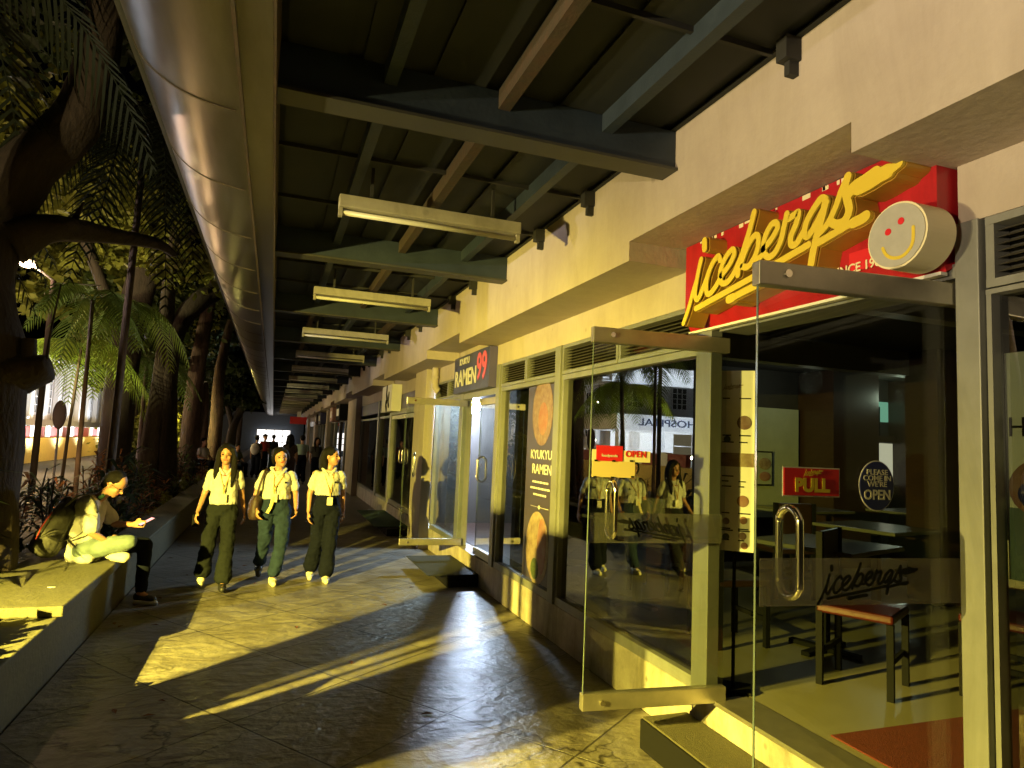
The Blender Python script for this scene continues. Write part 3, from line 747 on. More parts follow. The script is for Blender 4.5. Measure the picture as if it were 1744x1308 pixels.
# red hanging sign + end wall window
s = thing('hanging_sign', 'red sign board hanging under the canopy at the far end', 'sign', (1.2, 44, 2.4))
world_parent(MB().box(.95, 1.95, 44, 44.08, 2.35, 2.8).build('board', M['redtag']), s); world_parent(MB().box(1.35, 1.6, 44.02, 44.06, 2.8, 3.2).build('bracket', M['white']), s)

# stickers on the doors ---------------------------------------------------
def local_frame(org, y, z, x): 
    o = org @ Vector((x, y, z)); r = (org.to_3x3() @ Vector((0,-1,0))); return frame_at(o, r, (0,0,1)), o
def door_panel(org, yc, zc, w, h, x, m, name, parent=None, t=.002):
    mb = MB().box(x-t, x, yc-w/2, yc+w/2, zc-h/2, zc+h/2); o = mb.build(name, m); o.data.transform(org)
    return o
inv = orgR.inverted()
def on_door(org, px, py):              # spot on the opened leaf
    n = org.to_3x3() @ Vector((1,0,0)); o = org.to_translation(); d = _ray(px, py)
    t = (o - CAMLOC).dot(n) / d.dot(n); return org.inverted() @ (CAMLOC + d*t)
a = on_door(orgR, 1331, 794); b = on_door(orgR, 1428, 847); yc, zc = (a.y+b.y)/2, (a.z+b.z)/2; w_, h_ = abs(a.y-b.y), abs(a.z-b.z)
# which side faces the camera?
sd = -1 if (inv @ CAMLOC).x < 0 else 1
def sticker_frame(org, sdx, yc, zc, x):
    n = org.to_3x3() @ Vector((sdx,0,0)); up = Vector((0,0,1)); r = up.cross(n); return frame_at(org @ Vector((x*sdx, yc, zc)), r, up)
pl = thing('door_sign', 'red rectangular sign reading PULL in yellow on the nearer glass door', 'sign', tuple(orgR @ Vector((0,yc,zc))))
def dsign(org, sdx, yc, zc, w, h, m, name, parent, x=.008, poly=None):
    mb = MB()
    if poly: mb.extr([(yc+u*w/2, zc+v*h/2) for u, v in poly], 'x', x*sdx, (x-.0022)*sdx)
    else: mb.box(min(x*sdx,(x-.0022)*sdx), max(x*sdx,(x-.0022)*sdx), yc-w/2, yc+w/2, zc-h/2, zc+h/2)
    o = mb.build(name, m); o.data.transform(org); world_parent(o, parent); return o
dsign(orgR, sd, yc, zc, w_, h_, M['offwhite'], 'border', pl, .0065)
dsign(orgR, sd, yc, zc, w_*.96, h_*.92, M['redtag'], 'panel', pl, .0085)
o = text_mesh('lettering', 'PULL', h_*.62, M['yellow'], None, sticker_frame(orgR, sd, yc, zc-h_*.13, .0105), depth=.0008, bold=.003, sx=1.0); world_parent(o, pl)
sf = sticker_frame(orgR, sd, yc, zc+h_*.30, .0098)
w = MB()
for j,(ww,pts) in enumerate(STROKES):
    q = [sign_yz(*p) for p in pts]; q = [((2.6-a_)*.055, (b_-2.65)*.055) for a_, b_ in q]
    ribbon(w, q, .00112*ww*.055*1.2, lambda u,v,d: Vector((u,v,d)), .0004+.00002*j, 0)
o = w.build('small_script', M['yellow']); o.data.transform(sf); world_parent(o, pl)
a = on_door(orgR, 1461, 784); b = on_door(orgR, 1520, 870); yc, zc = (a.y+b.y)/2, (a.z+b.z)/2; w_, h_ = abs(a.y-b.y), abs(a.z-b.z)
op = thing('door_sign', 'dark blue oval sign reading PLEASE COME IN WE\'RE OPEN on the nearer glass door', 'sign', tuple(orgR @ Vector((0,yc,zc))))
circ = [(math.cos(t*PI/20), math.sin(t*PI/20)) for t in range(40)]
dsign(orgR, sd, yc, zc, w_*1.02, h_*1.02, M['offwhite'], 'border', op, .0065, circ)
dsign(orgR, sd, yc, zc, w_*.98, h_*.98, M['navysign'], 'panel', op, .0085, circ)
for i, (tx, sz, dz) in enumerate((('PLEASE', .13, .27), ('COME IN', .13, .15), ("WE'RE", .13, .03), ('OPEN', .24, -.19))):
    o = text_mesh('lettering', tx, h_*sz*1.15, M['offwhite'], None, sticker_frame(orgR, sd, yc, zc+h_*dz, .0102), depth=.0006, bold=.0012 if sz > .2 else .0004, sx=.9 if sz > .2 else 1.1); world_parent(o, op)
# delivery board with OPEN on the far leaf (no mascot)
invL = orgL.inverted(); sl = -1 if (invL @ CAMLOC).x < 0 else 1
a = on_door(orgL, 1008, 765); b = on_door(orgL, 1105, 787)
db = thing('door_sign', 'cream and red notice board with the word OPEN taped to the farther glass door', 'sign', tuple(orgL @ Vector((0,(a.y+b.y)/2,a.z))))
def rect(px0, py0, px1, py1, m, name, x):
    a = on_door(orgL, px0, py0); b = on_door(orgL, px1, py1)
    return dsign(orgL, sl, (a.y+b.y)/2, (a.z+b.z)/2, abs(a.y-b.y), abs(a.z-b.z), m, name, db, x), (a.y+b.y)/2, (a.z+b.z)/2, abs(a.z-b.z)
rect(1008, 765, 1106, 788, M['cream'], 'open_strip', .008)
rect(1008, 783, 1080, 814, M['paperyellow'], 'lower_flap', .0065)
_, ry, rz_, rh = rect(1015, 758, 1059, 786, M['redtag'], 'red_patch', .0102)
c = on_door(orgL, 1082, 774)
world_parent(text_mesh('lettering', 'OPEN', .048, M['redtag'], None, sticker_frame(orgL, sl, c.y, c.z, .0095), depth=.0006, bold=.0012), db)
world_parent(text_mesh('small_lettering', 'foodpanda', .022, M['white'], None, sticker_frame(orgL, sl, ry, rz_-.012, .0118), depth=.0006), db)
tb = MB()
for p in ((1012,812),(1042,813),(1076,812),(1014,784),(1044,785),(1074,785)):
    c = on_door(orgL, *p); x0, x1 = sorted((.0085*sl, .0115*sl)); tb.box(x0, x1, c.y-.009, c.y+.009, c.z-.005, c.z+.005)
o = tb.build('tape', M['black']); o.data.transform(orgL); world_parent(o, db)

# posters ----------------------------------------------------------------
def food(cx, cy, cz, r, m, parent, ax='x', squash=.5):
    mb = MB().ell((cx,cy,cz), (.004, r*squash, r), 28, 14); o = mb.build('food_picture', m, smooth=True); world_parent(o, parent); return o
ps = thing('window_poster', 'tall dark purple window poster with bun pictures beside the noodle shop door', 'poster', (2.44, 5.95, 1.2))
world_parent(MB().box(2.443, 2.449, 5.60, 6.32, .40, 2.28).build('sheet', M['posterbg']), ps)
food(2.440, 5.93, 2.02, .33, M['noodle'], ps, squash=.78); food(2.440, 5.95, .72, .34, M['bread'], ps, squash=.85)
world_parent(MB().ell((2.437,5.83,.75), (.004,.11,.26), 20, 12).ell((2.4365,5.90,1.95), (.004,.12,.16), 20, 12).build('meat_slices', M['meat'], smooth=True), ps)
world_parent(MB().ell((2.436,5.98,.52), (.003,.10,.10), 16, 8).build('greens', M['greens'], smooth=True), ps)
world_parent(text_mesh('lettering', 'KYUKYU', .125, M['offwhite'], None, yz_frame(2.4405, 5.93, 1.60), depth=.0008, bold=.001, sx=1.1), ps)
world_parent(text_mesh('lettering', 'RAMEN', .135, M['offwhite'], None, yz_frame(2.4405, 5.90, 1.46), depth=.0008, bold=.001, sx=1.1), ps)
lm = MB()
for zz, hw in ((1.33,.20),(1.27,.24),(1.21,.16)):
    yy = 5.93-hw
    while yy < 5.93+hw: L_ = random.uniform(.03,.07); lm.box(2.4405, 2.4425, yy, yy+L_, zz, zz+.018); yy += L_+.015
lm.box(2.4405, 2.4425, 5.70, 6.15, 1.10, 1.104); lm.ell((2.4405,5.93,1.102),(.002,.02,.02),12,6)
world_parent(lm.build('small_print', M['offwhite']), ps)
# red poster deeper in the noodle shop, seen through the glass
ps2 = thing('wall_poster', 'dim reddish noodle poster inside the noodle shop window', 'poster', (2.9, 6.8, 1.4))
world_parent(MB().box(2.90, 2.91, 6.62, 7.05, .9, 2.1).build('sheet', M['posterbg']), ps2)
food(2.893, 6.83, 1.85, .17, M['meat'], ps2, squash=.9); food(2.893, 6.83, 1.30, .17, M['redcloth'], ps2, squash=.9)
# menu board standing inside the doorway, turned towards the walkway
mn = thing('menu_board', 'tall white menu board with rows of small food pictures standing just inside the open doorway', 'menu board', (2.60, 3.26, .345))
MF = Matrix.Translation((2.50, 3.31, 0)) @ Matrix.Rotation(math.atan2(-.13, .16), 4, 'Z')      # local x across the board, -y out of its face
def mpart(mb, name, m, **k): o = mb.build(name, m, **k); o.data.transform(MF); return world_parent(o, mn)
MW = .205
mpart(MB().box(0, MW, 0, .006, 1.13, 2.19), 'sheet', M['white'])
for (u, zc_, r, mm) in ((.72,1.88,.042,'noodle'),(.25,1.78,.020,'greens'),(.70,1.42,.034,'meat'),(.25,1.30,.020,'noodle'),(.72,1.31,.022,'meat'),(.25,1.21,.020,'greens'),(.70,1.22,.022,'noodle'),(.75,1.165,.020,'meat')):
    mpart(MB().ell((MW*u, -.0015, zc_), (r, .002, r), 18, 9), 'food_picture', M[mm], smooth=True)
mpart(MB().box(.004, MW-.004, -.003, -.001, 1.62, 1.70), 'orange_band', M['bread'])
lm = MB()
for zz in [2.02, 1.80, 1.76, 1.56, 1.53, 1.50, 1.345, 1.255, 1.245, 1.19]:
    for u0 in (.12, .58):
        if random.random() < .85: lm.box(MW*u0, MW*(u0+random.uniform(.15,.34)), -.0025, -.0005, zz, zz+.007)
mpart(lm, 'small_print', M['black'])
sc_ = MB()
for j,(ww,pts) in enumerate(STROKES):
    q = [sign_yz(*p) for p in pts]; q = [((2.6-a_)*.08, (b_-2.65)*.08) for a_, b_ in q]
    ribbon(sc_, q, .00112*ww*.08*1.2, lambda u,v,d: Vector((.075+u, -.0005-d, 2.09+v)), .003+.00004*j, 0)
mpart(sc_, 'script_heading', M['bread'])
mpart(MB().tube([(.1,.02,.35),(.1,.02,1.9)], .010, 8).box(.0,.2,-.05,.12,.345,.36), 'stand', M['black'])
# poster at right behind the near window
pr = thing('window_poster', 'white food poster with blue and pink dessert picture at the right edge', 'poster', (2.56, 1.5, 1.2))
world_parent(MB().box(2.47, 2.476, 1.02, 1.636, 1.30, 2.10).build('sheet', M['white']), pr)
world_parent(MB().ell((2.468,1.50,1.62), (.004,.13,.11), 24, 12).build('food_picture', M['meat'], smooth=True), pr)
world_parent(MB().ell((2.466,1.52,1.60), (.004,.08,.06), 24, 12).build('blue_bowl', M['navysign'], smooth=True), pr)
world_parent(MB().box(2.467,2.469,1.03,1.63,1.30,1.55).build('blue_band', M['jeanslight']), pr)
world_parent(text_mesh('lettering', 'He', .10, M['black'], None, yz_frame(2.467, 1.575, 1.83), depth=.0006, sx=.9), pr)
# basket-like bin below it
bk = thing('wicker_bin', 'large pale rounded bin with dark hoops behind the right-hand window', 'bin', (2.95, 1.45, .345))
pf = [(.20,0),(.27,.15),(.30,.40),(.29,.62),(.24,.82),(.20,.90)]
mb = MB(); mb.tube([(0,0,z) for r,z in pf], [r for r,z in pf], 28); mb.build('body', M['meat'], bk, smooth=True)
for z,r in ((.12,.262),(.42,.302),(.68,.285)):
    q = [(r*math.cos(t*PI/16), r*math.sin(t*PI/16), z) for t in range(33)]; MB().tube(q, .012, 6, cap=False).build('hoop', M['wood'], bk)

# doorway furniture -------------------------------------------------------
st = thing('entrance_step', 'dark carpeted step block in front of the open doorway', 'step', (2.2, 2.6, 0))
world_parent(MB().box(2.09, 2.397, 1.72, 3.44, 0.001, .165).build('block', M['black'], bevel=.008), st)
world_parent(MB().box(2.10, 2.395, 1.73, 3.43, .1655, .177).build('carpet', M['carpet'], bevel=.004), st)
m1 = thing('entrance_step', 'black rubber-topped step below the noodle shop door', 'step', (2.2, 8, 0))
world_parent(MB().box(2.02, 2.397, 7.62, 8.55, .001, .14).build('block', M['black'], bevel=.01), m1)
world_parent(MB().box(1.78, 2.39, 7.60, 8.9, .142, .152).build('mat', M['doormat'], bevel=.004), m1)
m2 = thing('entrance_step', 'green matted step outside the third shop', 'step', (2.2, 12.5, 0))
world_parent(MB().box(1.98, 2.397, 11.7, 13.0, .001, .13).build('block', M['black'], bevel=.01), m2)
world_parent(MB().box(1.80, 2.39, 11.95, 14.6, .132, .142).build('mat', M['greenmat'], bevel=.004), m2)
tag(MB().box(1.75, 2.36, 21.9, 24.2, .001, .05).build('doormat', M['purple'], bevel=.01), 'flat purplish doormat by the wide pilaster farther along', 'doormat')
rm = tag(MB().box(2.66, 4.0, 1.72, 2.62, .344, .352).build('rug', M['redmat'], bevel=.003), 'reddish brown rug on the shop floor just inside the doorway', 'rug')
# downpipe elbow
dp = thing('drain_pipe', 'cream drain pipe elbow at the top of the pilaster', 'pipe', (2.3, 10.1, 2.5))
world_parent(MB().tube(smooth([(2.33,10.12,2.83),(2.33,10.12,2.60),(2.35,10.10,2.50),(2.39,10.08,2.46)],4), .055, 14).build('elbow', M['plaster'], smooth=True), dp)
world_parent(MB().tube([(2.33,10.12,2.66),(2.33,10.12,2.70)], .064, 14).build('collar', M['plaster'], smooth=True), dp)

def chair(loc, rz, label, seatm='redseat', grp='chairs inside the shop'):
    c = thing('dining_chair', label, 'chair', loc, grp, rz)
    MB().box(-.21,.21,-.21,.21,.42,.47).build('seat', M[seatm], c, bevel=.015)
    for sx in (-1,1):
        for sy in (-1,1): MB().box(sx*.19-.018, sx*.19+.018, sy*.19-.018, sy*.19+.018, 0, .42 if sy < 0 else .9).build('leg', M['black'], c)
    MB().box(-.17,.17,.18,.205,.60,.90).build('backrest', M['wood'], c, bevel=.01)
    MB().box(-.17,.17,-.19,-.17,.18,.21).box(-.17,.17,.17,.19,.18,.21).build('stretcher', M['black'], c)
    return c
def table(loc, rz, label):
    c = thing('dining_table', label, 'table', loc, 'tables inside the shop', rz)
    MB().box(-.38,.38,-.38,.38,.72,.75).build('tabletop', M['tabletop'], c, bevel=.006)
    MB().box(-.03,.03,-.03,.03,.03,.72).build('column', M['black'], c)
    MB().box(-.25,.25,-.03,.03,0,.03).box(-.03,.03,-.25,-.03,0,.03).box(-.03,.03,.03,.25,0,.03).build('foot', M['black'], c)
    return c
FZ = .344
chair((3.45,3.15,FZ), .5, 'red seated dark chair nearest the doorway inside the shop')
chair((4.15,2.75,FZ), -1.2, 'dark chair right of the red seated one inside the shop')
table((3.75,3.75,FZ), .3, 'small pale topped table behind the nearest chair')
chair((3.2,4.1,FZ), 1.5, 'dark chair left of the nearest table inside the shop', 'wood')
table((5.2,4.6,FZ), .2, 'pale topped table in the middle of the dim shop')
chair((4.8,5.3,FZ), 2.9, 'dark chair behind the middle table inside the shop', 'wood')
table((3.1,5.2,FZ), .1, 'pale topped table by the far window inside the shop')
chair((3.6,5.7,FZ), 2.2, 'dark chair by the far window table inside the shop', 'wood')
table((5.9,6.2,FZ), .1, 'pale topped table under the framed picture')
table((7.3,5.9,FZ), .1, 'pale topped table under the kitchen opening')
pc = thing('framed_picture', 'black framed picture of a burger on the dim back wall', 'picture', (5.86,6.92,1.5))
world_parent(MB().box(5.68,6.06,6.905,6.925,1.30,1.74).build('frame', M['black']), pc)
world_parent(MB().box(5.70,6.04,6.898,6.904,1.32,1.72).build('print', M['intwall']), pc)
world_parent(MB().ell((5.93,6.895,1.58),(.10,.006,.075),18,9).build('burger', M['bread'], smooth=True), pc)
world_parent(MB().ell((5.93,6.893,1.42),(.09,.006,.06),18,9).build('dish', M['meat'], smooth=True), pc)
mb_ = thing('menu_screen', 'small lit orange and green menu screen above the kitchen hatch', 'screen', (7.66,6.88,2.2))
world_parent(MB().box(7.46,7.86,6.87,6.90,1.98,2.42).build('casing', M['black']), mb_)
world_parent(MB().box(7.50,7.82,6.862,6.868,2.03,2.38).build('display', emission('display_lit', (.85,.42,.05), 1.1)), mb_)
world_parent(MB().ell((7.60,6.858,2.12),(.09,.003,.07),16,8).ell((7.74,6.858,2.30),(.05,.003,.05),12,6).build('green_patch', emission('display_green', (.10,.5,.10), .8)), mb_)
tv = thing('monitor', 'black back of a monitor hanging before the kitchen opening', 'monitor', (7.9,6.3,2.3))
world_parent(MB().box(7.72,8.25,6.25,6.33,2.02,2.55).build('casing', M['black'], bevel=.01), tv)
world_parent(MB().tube([(7.98,6.29,2.55),(7.98,6.29,2.8)], .02, 8).build('mount', M['black']), tv)

# ================================================================= PLANTER WALL
pw = thing('planter_wall', 'low concrete planter wall with broad bench slabs along the left of the walkway', 'wall', (-1.45, 5, 0))
world_parent(MB().box(-1.62, -1.30, -6, 60, -.15, .38).build('wall', M['planter'], bevel=.01), pw)
world_parent(MB().box(-2.05, -1.27, 5.42, 8.3, .381, .455).build('bench_slab', M['planter'], bevel=.012), pw)
world_parent(MB().box(-1.68, -1.28, 8.32, 60, .381, .42).build('coping', M['planter'], bevel=.012), pw)
tag(MB().ell(tuple(atz(88,1000,.4585)), (.03,.022,.003), 12, 6).build('paper_scrap', M['white'], smooth=True), 'tiny white scrap of paper on the bench slab', 'litter')

lr = random.Random(12)
for i in range(36):
    x = lr.uniform(-1.2, -.2) if lr.random() < .6 else lr.uniform(-.2, 2.2); y = lr.uniform(3.2, 14); a = lr.uniform(0, 6.28); L_ = lr.uniform(.025,.05)
    f = thing('fallen_leaf', 'small dry leaf fallen on the paving', 'leaf', (x, y, .002), 'dry leaves scattered on the paving', a)
    mb = MB(); mb.add([(-L_,0,0),(0,L_*.4,.008),(L_,0,.003),(0,-L_*.4,.007)], [(0,1,2,3)]); mb.build('blade', M['leafred'], f)
# ================================================================= PEOPLE
def remesh(o, vox, smooth_it=3, disp=0.0):
    r = o.modifiers.new('union', 'REMESH'); r.mode = 'VOXEL'; r.voxel_size = vox; r.use_smooth_shade = True
    s = o.modifiers.new('soften', 'SMOOTH'); s.iterations = smooth_it; s.factor = .5
    if disp:
        tx = bpy.data.textures.get('folds') or bpy.data.textures.new('folds', 'CLOUDS'); tx.noise_scale = .075; tx.noise_depth = 3
        d_ = o.modifiers.new('folds', 'DISPLACE'); d_.texture = tx; d_.strength = disp; d_.mid_level = .5; d_.texture_coords = 'GLOBAL'
def loft(mb, rings, n=20):
    base = len(mb.v)
    for (cx, cy_, cz, rx, ry) in rings:
        for k in range(n):
            t = 2*PI*k/n; mb.v.append((cx+rx*math.cos(t), cy_+ry*math.sin(t), cz))
    for i in range(len(rings)-1):
        for k in range(n):
            k2 = (k+1) % n; mb.f.append((base+i*n+k, base+i*n+k2, base+(i+1)*n+k2, base+(i+1)*n+k))
    mb.f.append(tuple(base+k for k in range(n))[::-1]); mb.f.append(tuple(base+(len(rings)-1)*n+k for k in range(n)))
def chain(mb, pts, rs):
    for i in range(len(pts)-1): mb.cap(pts[i], pts[i+1], rs[i], rs[i+1])
def add_head(mb, c, R, s=1.0):
    def T(v): return Vector(c) + R @ (Vector(v)*s)
    r3 = R
    mb.ell(T((0,.012,.03)), (.074*s,.090*s,.088*s), 18, 12, r3)
    mb.ell(T((0,-.018,-.035)), (.058*s,.066*s,.070*s), 16, 10, r3)
    mb.ell(T((0,-.045,-.075)), (.030*s,.032*s,.028*s), 10, 8, r3)
    mb.cap(T((0,-.078,.012)), T((0,-.094,-.018)), .008*s, .013*s, 8)
    for sx in (-1, 1):
        mb.ell(T((sx*.074,.012,-.002)), (.010*s,.020*s,.030*s), 8, 8, r3)
        mb.ell(T((sx*.034,-.058,-.022)), (.022*s,.018*s,.022*s), 8, 8, r3)
def face_parts(c, R, root, s=1.0):
    def T(v): return Vector(c) + R @ (Vector(v)*s)
    for sx in (-1, 1):
        MB().ell(T((sx*.030,-.071,.010)), (.013*s,.008*s,.007*s), 10, 8, R).build('eye', M['black'], root, smooth=True)
        MB().cap(T((sx*.018,-.080,.030)), T((sx*.046,-.069,.030)), .0035*s, .003*s, 6).build('eyebrow', M['hair'], root, smooth=True)
    MB().cap(T((-.018,-.080,-.047)), T((.018,-.080,-.047)), .0055*s, .0055*s, 8).build('lips', M['redcloth'], root, smooth=True)
def hand(mb, wr, d, side, palm, curl=.5, s=1.0):
    """wr wrist, d pointing direction, side thumb direction; palm = palm normal"""
    d = Vector(d).normalized(); t = Vector(side); t = (t - d*t.dot(d)).normalized(); n = d.cross(t).normalized()
    if n.dot(Vector(palm)) < 0: n = -n
    wr = Vector(wr)
    for k in range(4):
        o = t*(.027 - .018*k)*s
        mb.cap(wr + o*.6, wr + d*.075*s + o, .013*s, .0125*s, 8)
        L = (.038,.042,.040,.031)[k]*s; a = curl*(.8+.12*k)
        p0 = wr + d*.078*s + o; d1 = (d*math.cos(a) + n*math.sin(a)); p1 = p0 + d1*L
        d2 = (d*math.cos(2*a) + n*math.sin(2*a)); p2 = p1 + d2*L*.65; d3 = (d*math.cos(2.8*a) + n*math.sin(2.8*a)); p3 = p2 + d3*L*.5
        mb.cap(p0, p1, .0092*s, .0085*s, 8); mb.cap(p1, p2, .0085*s, .0078*s, 8); mb.cap(p2, p3, .0078*s, .0068*s, 8)
    q0 = wr + d*.022*s + t*.022*s; q1 = q0 + (d*.7 + t*.75 + n*.25).normalized()*.036*s; q2 = q1 + (d*.95 + t*.15 + n*.4).normalized()*.030*s
    mb.cap(q0, q1, .012*s, .0098*s, 8); mb.cap(q1, q2, .0098*s, .008*s, 8)
def shoe_mesh(an, toe, s=1.0, heel_up=0):
    mb = MB(); an = Vector(an); f = Vector(toe) - an; f.z = 0; L = f.length; f.normalize()
    to = Vector(toe); mb.cap(an + Vector((0,0,-.02)) - f*.02, an + f*.06 + Vector((0,0,-.035)), .042*s, .045*s, 12)
    mb.cap(an + f*.05 + Vector((0,0,-.04)), to, .040*s, .030*s, 12)
    mb.cap(an - f*.03 + Vector((0,0,-.045)), to + Vector((0,0,-.008)), .034*s, .028*s, 12)
    return mb

def walker(label, loc, rz, h, P, cl, vox=.008, group=None, near=True):
    root = thing('person', label, 'person', loc, group, rz); s = h/1.55; w_ = cl.get('width', 1); root.scale = (w_, w_, 1)
    S = lambda v: Vector(v)*s
    lean = P.get('lean', 0)
    hd = S(P.get('head', (0,-.03,1.445))); HR = Matrix.Rotation(P.get('turn', 0), 3, 'Z') @ Matrix.Rotation(P.get('nod', 0), 3, 'X') @ Matrix.Rotation(P.get('tilt', 0), 3, 'Y')
    sh = [S(P.get('shL', (-.142,0,1.235))), S(P.get('shR', (.142,0,1.235)))]
    el = [S(P['elL']), S(P['elR'])]; wr = [S(P['wrL']), S(P['wrR'])]
    hip = [S((-.08,0,.82)), S((.08,0,.82))]; kn = [S(P['knL']), S(P['knR'])]; an = [S(P['anL']), S(P['anR'])]; toe = [S(P['toeL']), S(P['toeR'])]
    b = MB()
    loft(b, [S(r[:3]).to_tuple() + (r[3]*s, r[4]*s) for r in [(0,0,.83,.10,.07),(0,0,.88,.125,.085),(0,0,.93,.120,.082),(0,0,1.0,.108,.078),(0,-.005,1.1,.125,.088),(0,-.005,1.19,.135,.09),(0,0,1.25,.12,.075),(0,.005,1.29,.06,.05)]])
    b.cap(S((0,.008,1.24)), hd + S((0,.015,-.06)), .045*s, .042*s)
    add_head(b, hd, HR, s)
    for i in (0, 1):
        chain(b, [sh[i], el[i], wr[i]], [.043*s, .033*s, .022*s])
        chain(b, [hip[i], kn[i], an[i]], [.072*s, .047*s, .03*s])
        b.cap(an[i], toe[i], .03*s, .022*s)
        d = (wr[i]-el[i]).normalized()
        if near: hand(b, wr[i], d + Vector(P.get('hd', (0,0,0))), P.get('thumb', (0,-1,0)), (1 if i == 0 else -1, 0, 0), P.get('curl', .45), s)
        else: b.cap(wr[i], wr[i]+d*.09*s, .02*s, .02*s)
    body = b.build('body', M['skin'], root, smooth=True); remesh(body, vox, 2)
    if near: face_parts(hd, HR, root, s)
    # trousers
    t = MB(); fl = cl.get('flare', .07)
    loft(t, [S(r[:3]).to_tuple() + (r[3]*s, r[4]*s) for r in [(0,0,.77,.145,.10),(0,0,.85,.155,.115),(0,0,.93,.135,.10),(0,0,1.0-cl.get('low',0),.118,.09)]])
    for i in (0, 1):
        hem = an[i] + (kn[i]-an[i])*.17
        chain(t, [hip[i], (hip[i]+kn[i])/2, kn[i], (kn[i]+hem)/2, hem], [.092*s, .084*s, (.062+fl*.15)*s, (.052+fl*.25)*s, (.045+fl*.45)*s])
    o = t.build('trousers', M[cl['pants']], root, smooth=True); remesh(o, vox*1.3, 2, .032 if near else 0)
    # shirt
    q = MB(); zb = cl.get('hem', .93)
    loft(q, [S(r[:3]).to_tuple() + (r[3]*s, r[4]*s) for r in [(0,-.004,zb,.150,.112),(0,-.006,zb+.06,.145,.112),(0,-.008,1.08,.142,.108),(0,-.008,1.18,.150,.108),(0,0,1.245,.142,.092),(0,.004,1.285,.075,.06)]])
    for i in (0, 1):
        e = sh[i] + (el[i]-sh[i])*.62
        chain(q, [sh[i]+Vector((0,0,-.004)), e], [.052*s, .054*s])
    o = q.build('shirt', M[cl['shirt']], root, smooth=True); remesh(o, vox*1.3, 2, .034 if near else 0)
    # hair
    hr = MB()
    def T(v): return hd + HR @ (Vector(v)*s)
    hr.ell(T((0,.025,.048)), (.088*s,.094*s,.085*s), 18, 12, HR)
    st = cl.get('hair', 'long')
    if st == 'long':
        for sx in (-1, 1):
            chain(hr, [T((sx*.062,-.012,.06)), T((sx*.082,.0,-.01)), T((sx*.088,-.01,-.10)), T((sx*.095,-.055,-.22)), T((sx*.085,-.085,-.34))], [.036*s,.034*s,.036*s,.034*s,.014*s])
        chain(hr, [T((0,.06,.03)), T((0,.085,-.08)), T((0,.09,-.22))], [.075*s,.08*s,.06*s])
    elif st == 'side':
        chain(hr, [T((.045,.03,.06)), T((.075,.06,-.03)), T((.07,.07,-.14)), T((.05,.05,-.26)), T((.03,.02,-.34))], [.05*s,.055*s,.055*s,.045*s,.015*s])
        chain(hr, [T((-.04,.05,.05)), T((-.04,.09,-.04)), T((-.02,.09,-.18)), T((0,.07,-.30))], [.06*s,.06*s,.055*s,.02*s])
    elif st == 'back':
        chain(hr, [T((0,.06,.03)), T((0,.09,-.05)), T((0,.09,-.14))], [.07*s,.06*s,.035*s])
        for sx in (-1, 1): chain(hr, [T((sx*.055,-.03,.075)), T((sx*.080,.0,.01)), T((sx*.078,.02,-.05))], [.022*s,.02*s,.012*s])
    else:
        hr.ell(T((0,.04,.02)), (.082*s,.075*s,.08*s), 14, 10, HR)
    o = hr.build('hair', M['hair'], root, smooth=True); remesh(o, vox, 2, .012 if near else 0)
    # shoes
    for i in (0, 1):
        o = shoe_mesh(an[i], toe[i], s).build('shoe', M[cl['shoes'][i]], root, smooth=True)
        if near: remesh(o, .008, 1)
    if near:
        co = MB()
        for sx in (-1, 1): co.cap(S((sx*.02,-.085,1.235)), S((sx*.075,-.03,1.305)), .018*s, .016*s, 8)
        co.cap(S((-.07,.045,1.31)), S((.07,.045,1.31)), .018*s, .018*s, 8); o = co.build('collar', M['shirt'], root, smooth=True)
        MB().cap(S((-.02,-.083,1.215)), S((.02,-.083,1.215)), .012*s, .012*s, 6).build('red_undercollar', M['redcloth'], root, smooth=True)
        bx, bz = cl.get('badge', (0, .93))
        MB().tube([S((-.06,-.05,1.29)), S((-.045,-.100,1.22)), S((bx-.01,-.135,bz+.13)), S((bx,-.138,bz+.05))], .0055*s, 6, sq=.4).tube([S((.06,-.05,1.29)), S((.045,-.100,1.22)), S((bx+.01,-.135,bz+.13)), S((bx,-.138,bz+.05))], .0055*s, 6, sq=.4).build('lanyard', M['lanyard'], root)
        bd = MB().box(bx-.032, bx+.032, -.143, -.139, bz-.045, bz+.045); o = bd.build('badge', M['badge'], root); o.scale = (s, s, s)
        if cl.get('strip'):
            MB().tube([S((bx,-.14,bz+.02)), S((bx-.03,-.155,bz-.10)), S((bx-.06,-.155,bz-.17))], .016*s, 6, sq=.2).build('lanyard_tail', M['paperyellow'], root)
        MB().ell(S((.075,-.112,1.15)), (.013,.004,.012), 10, 6).build('chest_crest', M['navy'], root, smooth=True)
    return root
p0 = atz(368, 1000, 0); 
walker('leftmost walking woman, loose long hair, cream polo shirt and wide dark green trousers', (-.47, 8.12, 0), .06, 1.54,
  dict(elL=(-.205,.03,1.0), wrL=(-.255,-.13,.82), elR=(.195,.09,1.01), wrR=(.235,.13,.80), knL=(-.125,-.05,.45), anL=(-.165,.04,.10), toeL=(-.17,-.08,.035), knR=(.075,-.16,.47), anR=(.055,-.34,.085), toeR=(.06,-.46,.05), turn=-.18, nod=.08, head=(.0,-.03,1.445)),
  dict(pants='pantsgreen', shirt='shirt', hair='long', shoes=('shoe','shoedark'), flare=.11, hem=.90, width=.97, badge=(.0,.97)))
